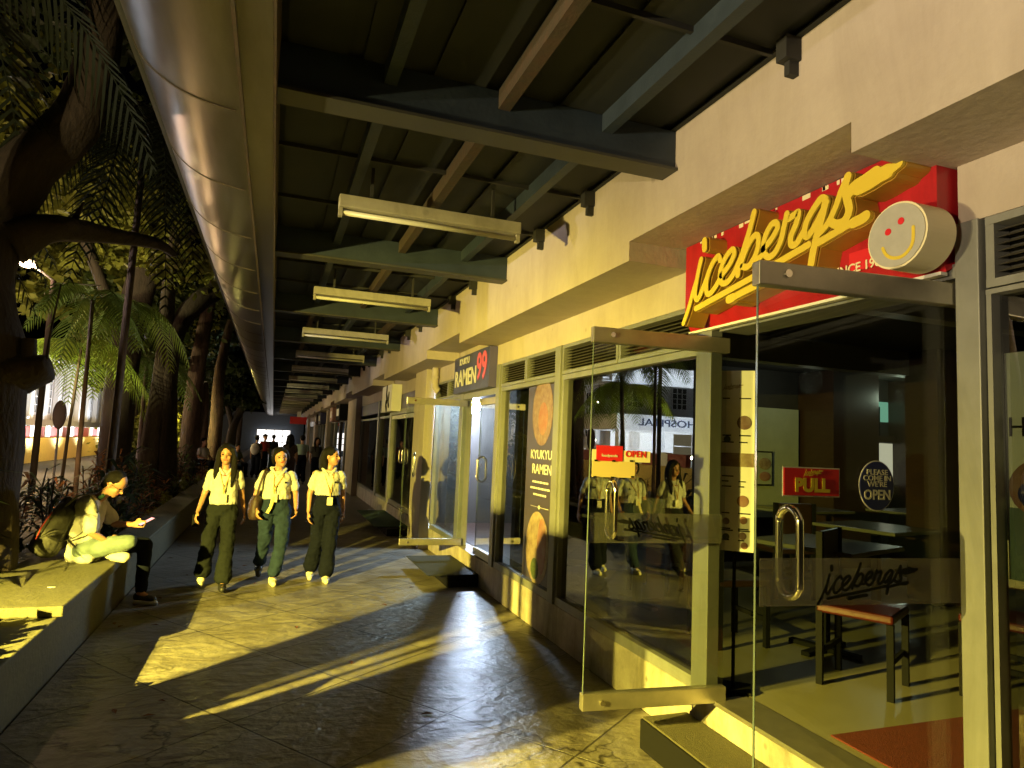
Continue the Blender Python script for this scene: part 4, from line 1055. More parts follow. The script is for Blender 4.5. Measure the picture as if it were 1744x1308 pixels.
walker('middle walking woman in cream polo shirt and blue jeans with a dark shoulder bag', (.09, 8.30, 0), .10, 1.53,
  dict(elL=(-.205,.04,1.0), wrL=(-.20,-.07,.84), elR=(.205,.02,1.01), wrR=(.20,-.12,.85), knL=(-.085,.06,.46), anL=(-.11,.24,.14), toeL=(-.115,.14,.05), knR=(.07,-.14,.46), anR=(.0,-.18,.07), toeR=(.0,-.31,.03), turn=.12, tilt=-.17, head=(.01,-.035,1.435)),
  dict(pants='jeans', shirt='shirt', hair='back', shoes=('shoedark','shoe'), flare=.05, hem=.95, width=1.08, badge=(-.04,.97), strip=True))
walker('rightmost walking woman looking at the shops, navy trousers and two white shoes', (.66, 8.25, 0), .02, 1.555,
  dict(elL=(-.20,.0,1.0), wrL=(-.205,-.06,.80), elR=(.19,.08,1.01), wrR=(.21,.10,.80), knL=(-.085,-.02,.45), anL=(-.13,.10,.10), toeL=(-.14,-.03,.04), knR=(.055,-.10,.46), anR=(.03,-.10,.07), toeR=(.03,-.23,.03), turn=.95, head=(.03,-.02,1.445)),
  dict(pants='navy', shirt='shirt', hair='side', shoes=('shoe','shoe'), flare=.11, hem=.99, badge=(.02,.93)))
bg_ = thing('shoulder_bag', 'dark maroon shoulder bag hanging at the hip of the middle walker', 'bag', (-.12, 8.30, .8))
o = MB(); loft(o, [(-.13,8.30,.70,.075,.10),(-.135,8.30,.78,.085,.13),(-.13,8.30,.92,.07,.12),(-.12,8.30,.98,.04,.10)]); o = o.build('bag_body', M['bagdark'], smooth=True); world_parent(o, bg_); remesh(o, .012, 2, .02)
world_parent(MB().tube(smooth([(-.125,8.22,.95),(-.10,8.19,1.10),(-.06,8.20,1.24),(-.03,8.30,1.285),(-.07,8.40,1.15),(-.125,8.38,.95)],5), .013, 8, sq=.45).build('strap', M['bagdark']), bg_)
hp = tag(MB().box(-.755,-.69,7.965,7.98,.66,.79).build('phone', M['black'], bevel=.004), 'dark phone in the hand of the left walker', 'phone')

# seated person with a rucksack and a phone
def seated():
    root = thing('person', 'person in cream shirt and pale jeans sitting on the bench slab over a lit phone', 'person', (-1.55, 7.2, .455))
    W = lambda mb, n, m, **k: world_parent(mb.build(n, m, **k), root)
    pel = Vector((-1.56,7.22,.56)); hd = Vector((-1.355,7.16,1.155))
    HR = Matrix.Rotation(math.radians(68), 3, 'Z') @ Matrix.Rotation(math.radians(38), 3, 'X')
    b = MB()
    b.cap(pel, (-1.575,7.22,.72), .11, .10); b.cap((-1.575,7.22,.72), (-1.545,7.21,.92), .10, .115); b.cap((-1.53,7.07,.985), (-1.53,7.36,.985), .06, .06)
    b.cap((-1.52,7.20,1.0), hd+Vector((-.05,.01,-.05)), .05, .045); add_head(b, hd, HR, 1.03)
    # near arm, far arm
    chain(b, [Vector((-1.52,7.03,.97)), Vector((-1.48,6.96,.745)), Vector((-1.36,7.03,.655))], [.045,.036,.024]); hand(b, (-1.36,7.03,.655), (1,.45,-.1), (0,0,1), (0,1,0), .5)
    chain(b, [Vector((-1.52,7.38,.97)), Vector((-1.38,7.42,.76)), Vector((-1.20,7.30,.77))], [.045,.036,.024]); hand(b, (-1.20,7.30,.77), (1,-.25,.1), (0,0,1), (0,-1,0), .55)
    chain(b, [Vector((-1.52,7.13,.55)), Vector((-1.17,6.98,.655)), Vector((-1.33,7.10,.535))], [.085,.055,.038]); b.cap((-1.33,7.10,.53), (-1.20,7.02,.505), .034, .028)
    chain(b, [Vector((-1.50,7.32,.55)), Vector((-1.10,7.42,.56)), Vector((-1.10,7.38,.10))], [.085,.055,.038]); b.cap((-1.10,7.38,.10), (-.99,7.33,.04), .034, .028)
    o = W(b, 'body', M['skin'], smooth=True); remesh(o, .008, 2)
    face_fake = MB()
    hr = MB(); 
    def T(v): return hd + HR @ Vector(v)
    hr.ell(T((0,.030,.045)), (.088,.090,.085), 16, 12, HR); chain(hr, [T((0,.07,.02)), T((0,.08,-.06))], [.07,.045]); o = W(hr, 'hair', M['hair'], smooth=True); remesh(o, .009, 2, .015)
    for sx in (-1,1): W(MB().ell(T((sx*.03,-.073,.010)), (.013,.008,.007), 8, 6, HR), 'eye', M['black'], smooth=True)
    W(MB().cap(T((-.018,-.082,-.047)), T((.018,-.082,-.047)), .005, .005, 8), 'lips', M['redcloth'], smooth=True)
    gl = MB()
    for sx in (-1,1):
        gl.tube([T((sx*.032+.024*math.cos(t*PI/8), -.090, .010+.018*math.sin(t*PI/8))) for t in range(17)], .0018, 5, cap=False); gl.tube([T((sx*.056,-.088,.012)), T((sx*.078,.0,.012))], .0018, 5)
    W(gl, 'spectacles', M['black'])
    sh = MB(); sh.cap((-1.575,7.22,.50), (-1.59,7.22,.72), .150, .125); sh.cap((-1.59,7.22,.72), (-1.555,7.21,.93), .125, .135); sh.cap((-1.535,7.06,.985), (-1.535,7.37,.985), .078, .078)
    sh.cap((-1.62,7.12,.50), (-1.50,7.05,.50), .06, .05); sh.cap((-1.62,7.33,.49), (-1.50,7.35,.50), .06, .05)
    sh.cap((-1.525,7.035,.965), (-1.49,6.965,.80), .070, .078); sh.cap((-1.525,7.375,.965), (-1.42,7.41,.82), .065, .068)
    o = W(sh, 'shirt', M['shirt'], smooth=True); remesh(o, .011, 4, .035)
    W(MB().cap((-1.49,7.12,1.02), (-1.44,7.10,1.055), .022, .02).cap((-1.50,7.28,1.02), (-1.44,7.24,1.055), .022, .02), 'collar', M['greenmat'], smooth=True)
    tr = MB(); chain(tr, [Vector((-1.52,7.13,.56)), Vector((-1.34,7.05,.61)), Vector((-1.17,6.98,.655)), Vector((-1.24,7.04,.60)), Vector((-1.32,7.09,.54))], [.098,.085,.066,.058,.05]); tr.cap((-1.55,7.13,.545), (-1.54,7.32,.545), .105, .105)
    o = W(tr, 'near_trouser_leg', M['jeanslight'], smooth=True); remesh(o, .011, 3, .02)
    tr = MB(); chain(tr, [Vector((-1.50,7.33,.56)), Vector((-1.10,7.42,.56)), Vector((-1.10,7.39,.14))], [.10,.068,.055]); o = W(tr, 'far_trouser_leg', M['navy'], smooth=True); remesh(o, .011, 3, .02)  # navy instead of pale denim: the hanging leg's shade is in the colour
    s1 = MB(); s1.cap((-1.335,7.09,.525), (-1.19,7.00,.515), .045, .040); s1.cap((-1.30,7.05,.51), (-1.20,6.985,.50), .040, .036); o = W(s1, 'shoe', M['shoe'], smooth=True); remesh(o, .008, 1)
    s2_ = MB(); s2_.cap((-1.12,7.39,.07), (-.98,7.33,.045), .045, .038); o = W(s2_, 'shoe', M['shoedark'], smooth=True); remesh(o, .008, 1)
    W(MB().cap((-1.13,7.365,.018), (-.96,7.305,.018), .03, .03), 'shoe_sole', M['discgrey'], smooth=True)
    return root
seated()
ph = thing('phone', 'phone with a glowing white and pink screen in the hand of the seated person', 'phone', (-1.10,7.25,.80))
R0 = Matrix.Translation((-1.085,7.26,.80)) @ Matrix.Rotation(math.radians(-22), 4, 'Y') @ Matrix.Rotation(math.radians(15), 4, 'X') @ Matrix.Rotation(.5, 4, 'Z')
o = MB().box(-.075,.075,-.038,.038,-.005,.005).build('casing', M['black'], bevel=.004); o.data.transform(R0); world_parent(o, ph)
o = MB().box(-.068,.068,-.033,.033,.0052,.0062).build('display', emission('phone_lit', (1,.42,.36), 2.2)); o.data.transform(R0); world_parent(o, ph)
bp_ = thing('rucksack', 'dark green grey rucksack on the back of the seated person', 'rucksack', (-1.78,7.2,.5))
k_ = MB(); k_.cap((-1.86,7.10,.62), (-1.74,7.12,.90), .11, .09); k_.cap((-1.84,7.30,.62), (-1.72,7.28,.90), .11, .09); k_.cap((-1.86,7.2,.60), (-1.73,7.2,.95), .12, .09)
o = k_.build('pack_body', M['pack'], smooth=True); world_parent(o, bp_); remesh(o, .012, 3, .025)
k_ = MB(); k_.cap((-1.93,7.12,.60), (-1.90,7.13,.72), .06, .05); k_.cap((-1.93,7.27,.60), (-1.90,7.27,.72), .06, .05); o = k_.build('front_pocket', M['pack'], smooth=True); world_parent(o, bp_); remesh(o, .012, 3)
world_parent(MB().tube(smooth([(-1.72,7.08,.96),(-1.62,7.04,1.06),(-1.52,7.03,1.055),(-1.45,6.985,.95),(-1.46,6.98,.86)],5), .020, 8, sq=.35).tube(smooth([(-1.50,7.0,.80),(-1.60,7.02,.70),(-1.74,7.08,.64)],4), .012, 8, sq=.35).build('strap', M['pack']), bp_)
world_parent(MB().tube([(-1.80,7.0,.92),(-1.87,6.985,.78),(-1.90,6.985,.68)], .006, 6).build('zip', M['redcloth']), bp_)

# people farther down the walkway
SW = dict(elL=(-.20,.0,1.0), wrL=(-.20,-.03,.80), elR=(.20,.0,1.0), wrR=(.20,-.03,.80), knL=(-.08,-.02,.45), anL=(-.09,.02,.07), toeL=(-.10,-.10,.03), knR=(.08,-.02,.45), anR=(.09,.02,.07), toeR=(.10,-.10,.03))
ST = dict(elL=(-.22,-.05,1.0), wrL=(-.15,-.22,.98), elR=(.22,-.05,1.0), wrR=(.12,-.24,.96), knL=(-.10,-.42,.84), anL=(-.10,-.42,.46), toeL=(-.10,-.54,.42), knR=(.10,-.42,.84), anR=(.10,-.42,.46), toeR=(.10,-.54,.42))
G_ = 'people in the distance on the walkway'
walker('distant person seen from behind in a grey green shirt and dark trousers', (.98,24.0,0), PI+.1, 1.66, SW, dict(pants='navy', shirt='shirtfar', hair='short', shoes=('shoedark','shoedark')), .02, G_, False)
walker('distant person with warm lit face and dark top next to the grey green shirt', (1.42,23.4,0), .4, 1.60, SW, dict(pants='navy', shirt='pack', hair='long', shoes=('shoedark','shoedark')), .02, G_, False)
walker('distant dark figure with big hair directly behind the middle walker', (.52,21.5,0), PI, 1.68, SW, dict(pants='bagdark', shirt='bagdark', hair='long', shoes=('shoedark','shoedark')), .02, G_, False)
walker('distant standing person with a pale round rucksack by the planter', (-.55,27.0,0), PI-.3, 1.58, SW, dict(pants='navy', shirt='pack', hair='short', shoes=('shoedark','shoedark')), .02, G_, False)
rk = tag(MB().ell((-.60,26.80,1.08), (.16,.10,.22), 14, 10).build('rucksack', M['offwhite'], smooth=True), 'pale round rucksack on the back of a distant standing person', 'rucksack')
walker('distant person in a reddish top standing at the end of the planter', (-.28,28.0,0), .6, 1.64, SW, dict(pants='navy', shirt='redcloth', hair='short', shoes=('shoedark','shoedark')), .02, G_, False)
walker('distant person in a white shirt sitting on the planter edge', (-1.42,25.8,-.40), .9, 1.62, ST, dict(pants='jeans', shirt='shirt', hair='short', shoes=('shoedark','shoedark')), .02, G_, False)
walker('distant person in a bright green top sitting on the planter edge', (-1.25,27.6,-.40), .7, 1.62, ST, dict(pants='navy', shirt='palm', hair='short', shoes=('shoedark','shoedark')), .02, G_, False)
walker('distant pale shirted person sitting among the plants farthest left', (-2.0,22.6,-.15), .9, 1.60, ST, dict(pants='navy', shirt='offwhite', hair='short', shoes=('shoedark','shoedark')), .02, G_, False)
walker('distant person in a dark top by the bright end window', (.05,32.0,0), PI, 1.62, SW, dict(pants='jeans', shirt='navy', hair='short', shoes=('shoedark','shoedark')), .02, G_, False)
# ================================================================= VEGETATION
def limb(mb, pts, rs, n=12, seed=0):
    rnd = random.Random(seed); P = smooth(pts, 5); m = len(P)
    R = []
    for i in range(m):
        t = i/(m-1)*(len(rs)-1); k = min(int(t), len(rs)-2); R.append(rs[k] + (rs[k+1]-rs[k])*(t-k))
    b = len(mb.v); mb.tube(P, R, n)
    for i in range(b, len(mb.v)):
        v = Vector(mb.v[i]); k = (i-b) % n; j = (i-b)//n
        a = R[min(j, m-1)]*.13*math.sin(k*2*PI/n*3 + v.z*.9 + seed) + R[min(j, m-1)]*.05*rnd.uniform(-1, 1)
        d = v - P[min(j, m-1)]
        if d.length > 1e-6: mb.v[i] = tuple(v + d.normalized()*a)
def leaves(mb, c, r, n, size, rnd, droop=.3, aspect=.38):
    c = Vector(c)
    for _ in range(n):
        while True:
            p = Vector((rnd.uniform(-1,1), rnd.uniform(-1,1), rnd.uniform(-1,1)))
            if .25 < p.length < 1: break
        q = c + Vector((p.x*r[0], p.y*r[1], p.z*r[2]))
        d = Vector((rnd.gauss(0,1), rnd.gauss(0,1), rnd.gauss(-droop,.6))).normalized(); w = d.cross(Vector((rnd.gauss(0,1), rnd.gauss(0,1), rnd.gauss(0,1)))).normalized()
        L = size*rnd.uniform(.6,1.4); h = w*L*aspect; m_ = q + d*L*.5 + Vector((0,0,-L*.06))
        mb.add([q, m_+h, q+d*L, m_-h], [(0,1,2,3)])
def crown(mb, c, R, clumps, n, size, rnd, **k):
    for _ in range(clumps):
        a = rnd.uniform(0, 2*PI); e = rnd.uniform(-.9, 1); rr = rnd.uniform(.35, 1)
        p = Vector(c) + Vector((math.cos(a)*rr*R[0], math.sin(a)*rr*R[1], e*R[2]*(1-.3*rr)))
        s = rnd.uniform(.35, .75); leaves(mb, p, (s, s, s*.6), n, size, rnd, **k)
def tree(label, trunks, crowns, leafm='leaf', bark='bark', seed=1, lsize=.16, ln=46, extra=None):
    rnd = random.Random(seed); b = trunks[0][0][0]
    t = thing('tree', label, 'tree', tuple(b))
    mb = MB()
    for pts, rs in trunks[:1]: limb(mb, pts, rs, 14, seed)
    world_parent(mb.build('trunk', M[bark], smooth=True), t)
    for i, (pts, rs) in enumerate(trunks[1:]):
        mb = MB(); limb(mb, pts, rs, 10, seed+i+1); world_parent(mb.build('limb', M[bark], smooth=True), t)
    if crowns:
        mb = MB()
        for c, R, n in crowns: crown(mb, c, R, n, ln, lsize, rnd)
        world_parent(mb.build('crown', M[leafm]), t)
    return t
gz = .2
# nearest: thick leaning trunk with a cut stub
tree('thick dark trunk at the left edge of the frame with a broad leaning limb',
  [([(-2.36,6.9,gz),(-2.34,6.9,1.0),(-2.38,6.9,2.2),(-2.58,6.95,3.0),(-2.36,7.0,3.9),(-1.90,7.05,4.7),(-1.75,7.0,6.0)], [.36,.30,.27,.28,.24,.20,.15]),
   ([(-2.3,6.9,3.3),(-2.05,7.1,3.52),(-1.7,7.5,3.62),(-1.35,8.0,3.72),(-1.2,8.3,3.68)], [.20,.13,.085,.06,.03]),
   ([(-1.95,7.25,3.60),(-1.88,7.3,3.85)], [.035,.012]),
   ([(-2.2,6.9,2.12),(-2.02,6.88,2.16),(-1.90,6.87,2.20)], [.20,.15,.10]), ([(-1.93,6.87,2.25),(-1.92,6.87,2.50),(-1.88,6.87,2.95)], [.014,.009,.006]), ([(-2.06,6.87,2.2),(-2.07,6.87,2.44)], [.06,.05])],
  [((-2.6,7.6,6.2),(1.6,1.8,1.1),16)], 'leafdark', 'barkdark', 3)
_T = lambda x, y, z, k=1.5: (x*k, y*k, 1.7+(z-1.7)*k)      # placed farther out, measured against the 12 m mark
tree('straight reddish brown trunk, second from the left', [([(-3.50,18,.0),_T(-2.36,12,1.2),_T(-2.28,12,3.0),_T(-2.14,12,4.4),(-3.1,18,7.6)], [.40,.35,.32,.33,.22]),
   ([_T(-2.05,12,4.0),(-2.7,18.2,6.0),(-2.2,18.4,6.9)], [.18,.13,.07])], [((-3.5,18.2,7.8),(2.6,2.6,1.5),44)], 'leaf', 'barkdark', 5)
tree('forked trunk with a limb bending right beside the gutter box', [([(-2.5,16,gz),(-2.42,16,1.6),(-2.35,16,3.0),(-2.38,16,4.7),(-2.3,16,6.4)], [.22,.19,.18,.14,.1]),
   ([(-2.1,16.1,gz),(-2.18,16.1,1.4),(-2.25,16.05,2.8),(-2.15,16.1,3.9),(-1.75,16.2,4.6),(-1.3,16.4,5.1),(-1.05,16.5,6.2)], [.26,.21,.19,.19,.21,.19,.12])],
   [((-2.2,16.3,6.6),(2.0,2.2,1.3),30),((-1.6,15.2,5.2),(.9,1.0,.5),9)], 'leafyellow', 'barkdark', 8)
tree('twin stemmed brown tree in the middle of the row', [([(-2.45,22.6,gz),(-2.40,22.6,2),(-2.30,22.6,4.2),(-2.1,22.6,6.5)], [.30,.26,.22,.15]), ([(-2.12,22.8,gz),(-2.08,22.8,2),(-2.15,22.8,3.2)], [.20,.17,.14])],
   [((-2.4,22.8,6.6),(2.1,2.3,1.4),30)], 'leaf', 'bark', 11, .2)
tree('slimmer brown trunk beyond the twin stemmed tree', [([(-2.2,29,gz),(-2.15,29,2),(-2.2,29,4.2),(-1.9,29,6.5)], [.30,.24,.20,.13])], [((-2.1,29,6.2),(2.2,2.4,1.6),26)], 'leafdark', 'bark', 13, .24)
tree('low dark spreading tree hanging over the distant walkway', [([(-2.0,36,gz),(-1.9,36,2.0),(-1.3,36,3.4),(-.9,36,4.3)], [.25,.2,.16,.08]), ([(-1.9,36,1.9),(-2.3,36,3.2),(-2.7,36,4.4)], [.15,.1,.06])],
   [((-2.0,35,4.0),(1.3,2.0,1.3),44)], 'leafdark', 'barkdark', 17, .26)
tree('far small tree at the end of the planting', [([(-2.2,46,gz),(-2.1,46,2.5),(-2.2,46,5)], [.3,.22,.12])], [((-2.1,46,5.2),(2.2,2.4,2.0),30)], 'leafdark', 'barkdark', 19, .3)
# unseen blockers added beside the lamps, shaped to cast the paving and trunk shadows
lx, ly = -3.6, 2.2
def facing(name, label, cat, deg, dist): return thing(name, label, cat, (lx+dist*math.cos(math.radians(deg)), ly+dist*math.sin(math.radians(deg)), .2), None, math.radians(deg))
cb = facing('occluder_box', 'grey cabinet-shaped light blocker, added to shade the near paving, unseen left of the camera', 'light blocker', 23.9, 1.55)
MB().box(-.12,.12,-.205,.205,0,1.50).build('body', M['frame'], cb, bevel=.01); MB().box(-.135,-.121,-.19,.19,.05,1.45).build('door', M['planter'], cb); MB().box(-.16,-.136,.12,.15,.7,.85).build('handle', M['black'], cb)
nb = facing('occluder_post', 'narrow dark upright added to shade the paving, unseen left of the camera', 'post', 39.7, 1.5)
MB().box(-.03,.03,-.115,.115,.0,1.52).build('panel', M['bagdark'], nb, bevel=.004); MB().box(-.035,.035,-.12,.12,1.52,1.55).build('cap', M['frame'], nb)
bd_ = facing('occluder_board', 'dark panel on two thin legs, added to shade trunk and sitter, unseen left of camera', 'notice board', 73.5, 1.2)
MB().box(-.02,.02,-.15,.33,1.47,2.15).build('panel', M['bagdark'], bd_, bevel=.004)
for q in (-.12, .30): MB().tube([(0,q,0),(0,q,1.47)], .008, 6).build('leg', M['black'], bd_)
sp_ = facing('occluder', 'added thin wooden stake beside the notice post, left of the camera', 'occluder', 33.9, 1.5)
MB().tube([(0,0,0),(0,0,1.5)], .009, 6).build('rod', M['wood'], sp_); MB().ell((0,0,1.5),(.014,.014,.014),8,6).build('knob', M['wood'], sp_)

def frond(mb, base, az, L, rise, drop, nl=26, lw=.03, ll=.5, rnd=random):
    base = Vector(base); out = Vector((math.cos(az), math.sin(az), 0)); pts = []
    for i in range(13):
        t = i/12; pts.append(base + out*L*t*(1-.12*t) + Vector((0,0,rise*t - drop*t*t)))
    mb.tube(pts, [.014*(1-.75*i/12) for i in range(13)], 5)
    side = out.cross(Vector((0,0,1)))
    for i in range(nl):
        t = .12 + .88*i/nl; k = t*12; j = min(int(k), 11); p = pts[j].lerp(pts[j+1], k-j); d = (pts[j+1]-pts[j]).normalized()
        l = ll*math.sin(PI*min(1, .18+t*.82))**.6*rnd.uniform(.85,1.1)
        for s in (-1, 1):
            v = (side*s*.85 + d*.55 + Vector((0,0,-.28+rnd.uniform(-.1,.1)))).normalized(); w = d*lw*.5
            q1 = p + v*l*.55 + Vector((0,0,-.02*l)); q2 = p + v*l + Vector((0,0,-.25*l))
            mb.add([p-w, p+w, q1+w*1.1, q1-w*1.1, q2], [(0,1,2,3),(3,2,4)])
def palm(label, base, h, nf, L, mname, seed, lean=(0,0), r=.06, rise=.9, drop=1.6, ll=.5, nl=26):
    rnd = random.Random(seed); t = thing('palm', label, 'palm', base)
    top = Vector((lean[0], lean[1], h))
    MB().tube([(0,0,0),(lean[0]*.4,lean[1]*.4,h*.5),tuple(top)], [r*1.2, r, r*.85], 10).build('trunk', M['bark'], t, smooth=True)
    for i in range(nf):
        mb = MB(); frond(mb, top, 2*PI*i/nf + rnd.uniform(-.25,.25), L*rnd.uniform(.8,1.1), rise*rnd.uniform(.4,1.3), drop*rnd.uniform(.8,1.2), nl, .035, ll, rnd)
        mb.build('frond', M[mname], t)
    return t
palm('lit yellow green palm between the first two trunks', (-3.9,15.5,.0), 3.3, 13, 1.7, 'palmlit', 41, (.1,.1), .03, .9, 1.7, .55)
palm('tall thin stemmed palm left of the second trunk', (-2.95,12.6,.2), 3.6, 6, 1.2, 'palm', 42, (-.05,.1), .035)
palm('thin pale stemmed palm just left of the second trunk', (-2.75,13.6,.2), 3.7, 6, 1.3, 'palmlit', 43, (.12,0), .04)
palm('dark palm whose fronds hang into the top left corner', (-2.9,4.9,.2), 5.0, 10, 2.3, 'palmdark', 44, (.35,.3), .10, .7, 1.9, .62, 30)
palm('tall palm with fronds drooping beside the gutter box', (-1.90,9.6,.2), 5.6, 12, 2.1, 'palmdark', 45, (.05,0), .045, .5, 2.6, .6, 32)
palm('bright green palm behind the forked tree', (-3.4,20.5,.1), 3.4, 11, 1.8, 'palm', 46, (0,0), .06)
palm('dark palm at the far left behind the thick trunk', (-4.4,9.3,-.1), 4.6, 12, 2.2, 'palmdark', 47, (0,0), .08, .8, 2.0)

# backdrop masses of canopy beyond the road side trees
def mass(label, boxes, mname, seed, n, size, name='tree', cat='tree', trunk=None):
    rnd = random.Random(seed); c = boxes[0][0]; t = thing(name, label, cat, (c[0], c[1], 0))
    mb = MB()
    for c, R, k in boxes: crown(mb, c, R, k, n, size, rnd)
    world_parent(mb.build('crown' if cat == 'tree' else 'foliage', M[mname]), t)
    mb = MB(); c = boxes[0][0]; tb_ = trunk or (c[0], c[1]); limb(mb, [(tb_[0],tb_[1],-.1),(tb_[0],tb_[1],c[2]*.5),(c[0],c[1],c[2])], [.2,.15,.1], 8, seed) if cat == 'tree' else mb.tube([(c[0],c[1],-.1),(c[0],c[1],c[2])], .05, 6)
    world_parent(mb.build('trunk' if cat == 'tree' else 'stem', M['barkdark'], smooth=True), t)
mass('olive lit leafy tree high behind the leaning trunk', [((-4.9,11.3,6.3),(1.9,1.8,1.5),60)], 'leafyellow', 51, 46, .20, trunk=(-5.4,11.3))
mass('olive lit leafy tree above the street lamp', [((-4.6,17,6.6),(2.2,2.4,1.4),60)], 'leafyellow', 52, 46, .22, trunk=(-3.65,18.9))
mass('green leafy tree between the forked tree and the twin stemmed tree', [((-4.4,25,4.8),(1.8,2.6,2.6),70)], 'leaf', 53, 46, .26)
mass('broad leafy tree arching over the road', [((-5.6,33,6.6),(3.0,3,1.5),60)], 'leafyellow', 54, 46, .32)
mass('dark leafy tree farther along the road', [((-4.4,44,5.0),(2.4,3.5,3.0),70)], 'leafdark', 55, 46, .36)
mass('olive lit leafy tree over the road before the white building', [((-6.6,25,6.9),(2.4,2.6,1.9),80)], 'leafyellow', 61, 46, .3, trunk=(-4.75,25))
lamp('tree_fill_light', (-6.6, 22.5, 3.4), 420, (1,.78,.35), .03)  # unseen fill added to brighten this crown
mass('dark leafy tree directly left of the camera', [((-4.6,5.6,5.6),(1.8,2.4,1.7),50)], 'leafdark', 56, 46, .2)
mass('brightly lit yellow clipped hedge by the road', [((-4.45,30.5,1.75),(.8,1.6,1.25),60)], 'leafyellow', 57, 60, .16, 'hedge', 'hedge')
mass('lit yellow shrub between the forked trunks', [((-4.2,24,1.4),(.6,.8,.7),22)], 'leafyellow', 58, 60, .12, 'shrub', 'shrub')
lamp('hedge_fill_light', (-3.6, 28.8, 2.0), 160, (1,.82,.2), .02)  # unseen light added to brighten the yellow hedge
lamp('palm_fill_light', (-5.0, 13.6, 2.3), 900, (1,.92,.35), .02, 'SPOT', angle=1.3, blend=.8, to=(-3.7,16,3.6))  # unseen spot added to brighten the yellow green palm

# strap leaved plants in the planting bed
def plant(loc, n, L, mname, seed, label, w=.045, group='strap leaved plants in the planting bed'):
    rnd = random.Random(seed); t = thing('leafy_plant', label, 'plant', loc, group); mb = MB(); st = MB()
    ns = 3 if n > 24 else 2
    for s in range(ns):
        a = rnd.uniform(0, 6.28); top = Vector((math.cos(a)*.12, math.sin(a)*.12, L*rnd.uniform(.5,1.1))); st.tube([(0,0,0), tuple(top)], .009, 5)
        for i in range(n//ns):
            h = rnd.uniform(.15, 1); p = top*h; az = rnd.uniform(0, 6.28); l = L*rnd.uniform(.35,.6)
            o = Vector((math.cos(az), math.sin(az), rnd.uniform(.2,1.1))).normalized(); sd = o.cross(Vector((0,0,1))).normalized()*w*.5*rnd.uniform(.7,1.3)
            q = [p, p+o*l*.5+Vector((0,0,.0)), p+o*l+Vector((0,0,-l*.35))]
            mb.add([q[0]-sd*.3, q[0]+sd*.3, q[1]+sd, q[1]-sd, q[2]], [(0,1,2,3),(3,2,4)])
    mb.build('foliage', M[mname], t); st.build('stem', M['barkdark'], t); return t
rnd = random.Random(99); k = 0
W3 = ['darkest', 'reddish', 'olive', 'orange tinted', 'glossy', 'ragged', 'upright', 'drooping']
for y in [5.9,6.4,6.9,7.5,8.0,8.5,9.0,9.5,10.0,10.5,11.0,11.5,12.2,12.8,13.4,14.0,14.8,15.6,16.4,17.3,18.2,19.2,20.2,21.4,22.6,24,25.5,27,29,31,33,36,39,42]:
    for x in ((-1.85,-2.3,-2.9) if y > 8.6 else (-2.35,-2.75,-3.2)):
        if rnd.random() < .12: continue
        red = y > 9 and rnd.random() < .55
        mname = 'leafred' if red else ('leafdark' if y < 11.5 or rnd.random() < .5 else 'leaf')
        L = rnd.uniform(.55, .95)*(1.0 if y < 12 else 1.1)
        if x == -1.85: L *= .6
        k += 1
        plant((x+rnd.uniform(-.12,.12), y+rnd.uniform(-.2,.2), .26), 44, L, mname, 100+k, '%s strap leaved plant in the planting bed along the walkway' % ('reddish orange' if red else 'dark green'))
plant((-2.35,6.15,.26), 40, 1.25, 'leafdark', 301, 'big dark broad leaved plant in front of the thick trunk', .10, None)
plant((-2.9,7.6,.26), 40, 1.35, 'leafdark', 302, 'tall dark broad leaved plant left of the seated person', .09, None)
plant((-1.75,8.9,.26), 60, 1.0, 'leafdark', 303, 'dark bushy plant behind the seated person', .05, None)
plant((-1.7,9.5,.26), 60, .9, 'leafdark', 304, 'dark bushy plant farther behind the seated person', .05, None)
hg = thing('hedge', 'low dense clipped hedge added to shade the near end of the planter', 'hedge', (-2.0, 3.9, .26)); hm = MB(); hr_ = random.Random(3)  # added to keep lamplight off the near planter top
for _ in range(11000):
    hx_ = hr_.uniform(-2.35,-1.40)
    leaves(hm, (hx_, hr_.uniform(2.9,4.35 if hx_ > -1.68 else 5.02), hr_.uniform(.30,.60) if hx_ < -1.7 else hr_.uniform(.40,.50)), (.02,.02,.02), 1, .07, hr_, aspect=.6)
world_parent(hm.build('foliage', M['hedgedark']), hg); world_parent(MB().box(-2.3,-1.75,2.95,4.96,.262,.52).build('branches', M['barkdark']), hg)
for i, (x, y, h) in enumerate(((-1.95,3.25,.62),(-2.05,3.75,.62),(-1.9,4.25,.55),(-2.4,4.2,.6),(-2.3,3.02,1.0),(-2.0,2.4,.5))):  # low plants added with the hedge to block lamplight here
    plant((x,y,.26), 90, h, 'hedgedark', 400+i, 'dense dark low plant added to shade the near end of the planter', .07)
# low pale ground cover on the bed edge, too many stems to count
gc = MB(); rg = random.Random(5)
for _ in range(5200):
    y = 9.8 + 34*rg.random()**1.6; x = rg.uniform(-2.5,-1.66); leaves(gc, (x,y,.33), (.05,.05,.06), 1, .09, rg, aspect=.5)
tag(gc.build('ground_cover', M['leafyellow']), 'low pale ground cover along the planting bed edge', 'ground cover', kind='stuff')

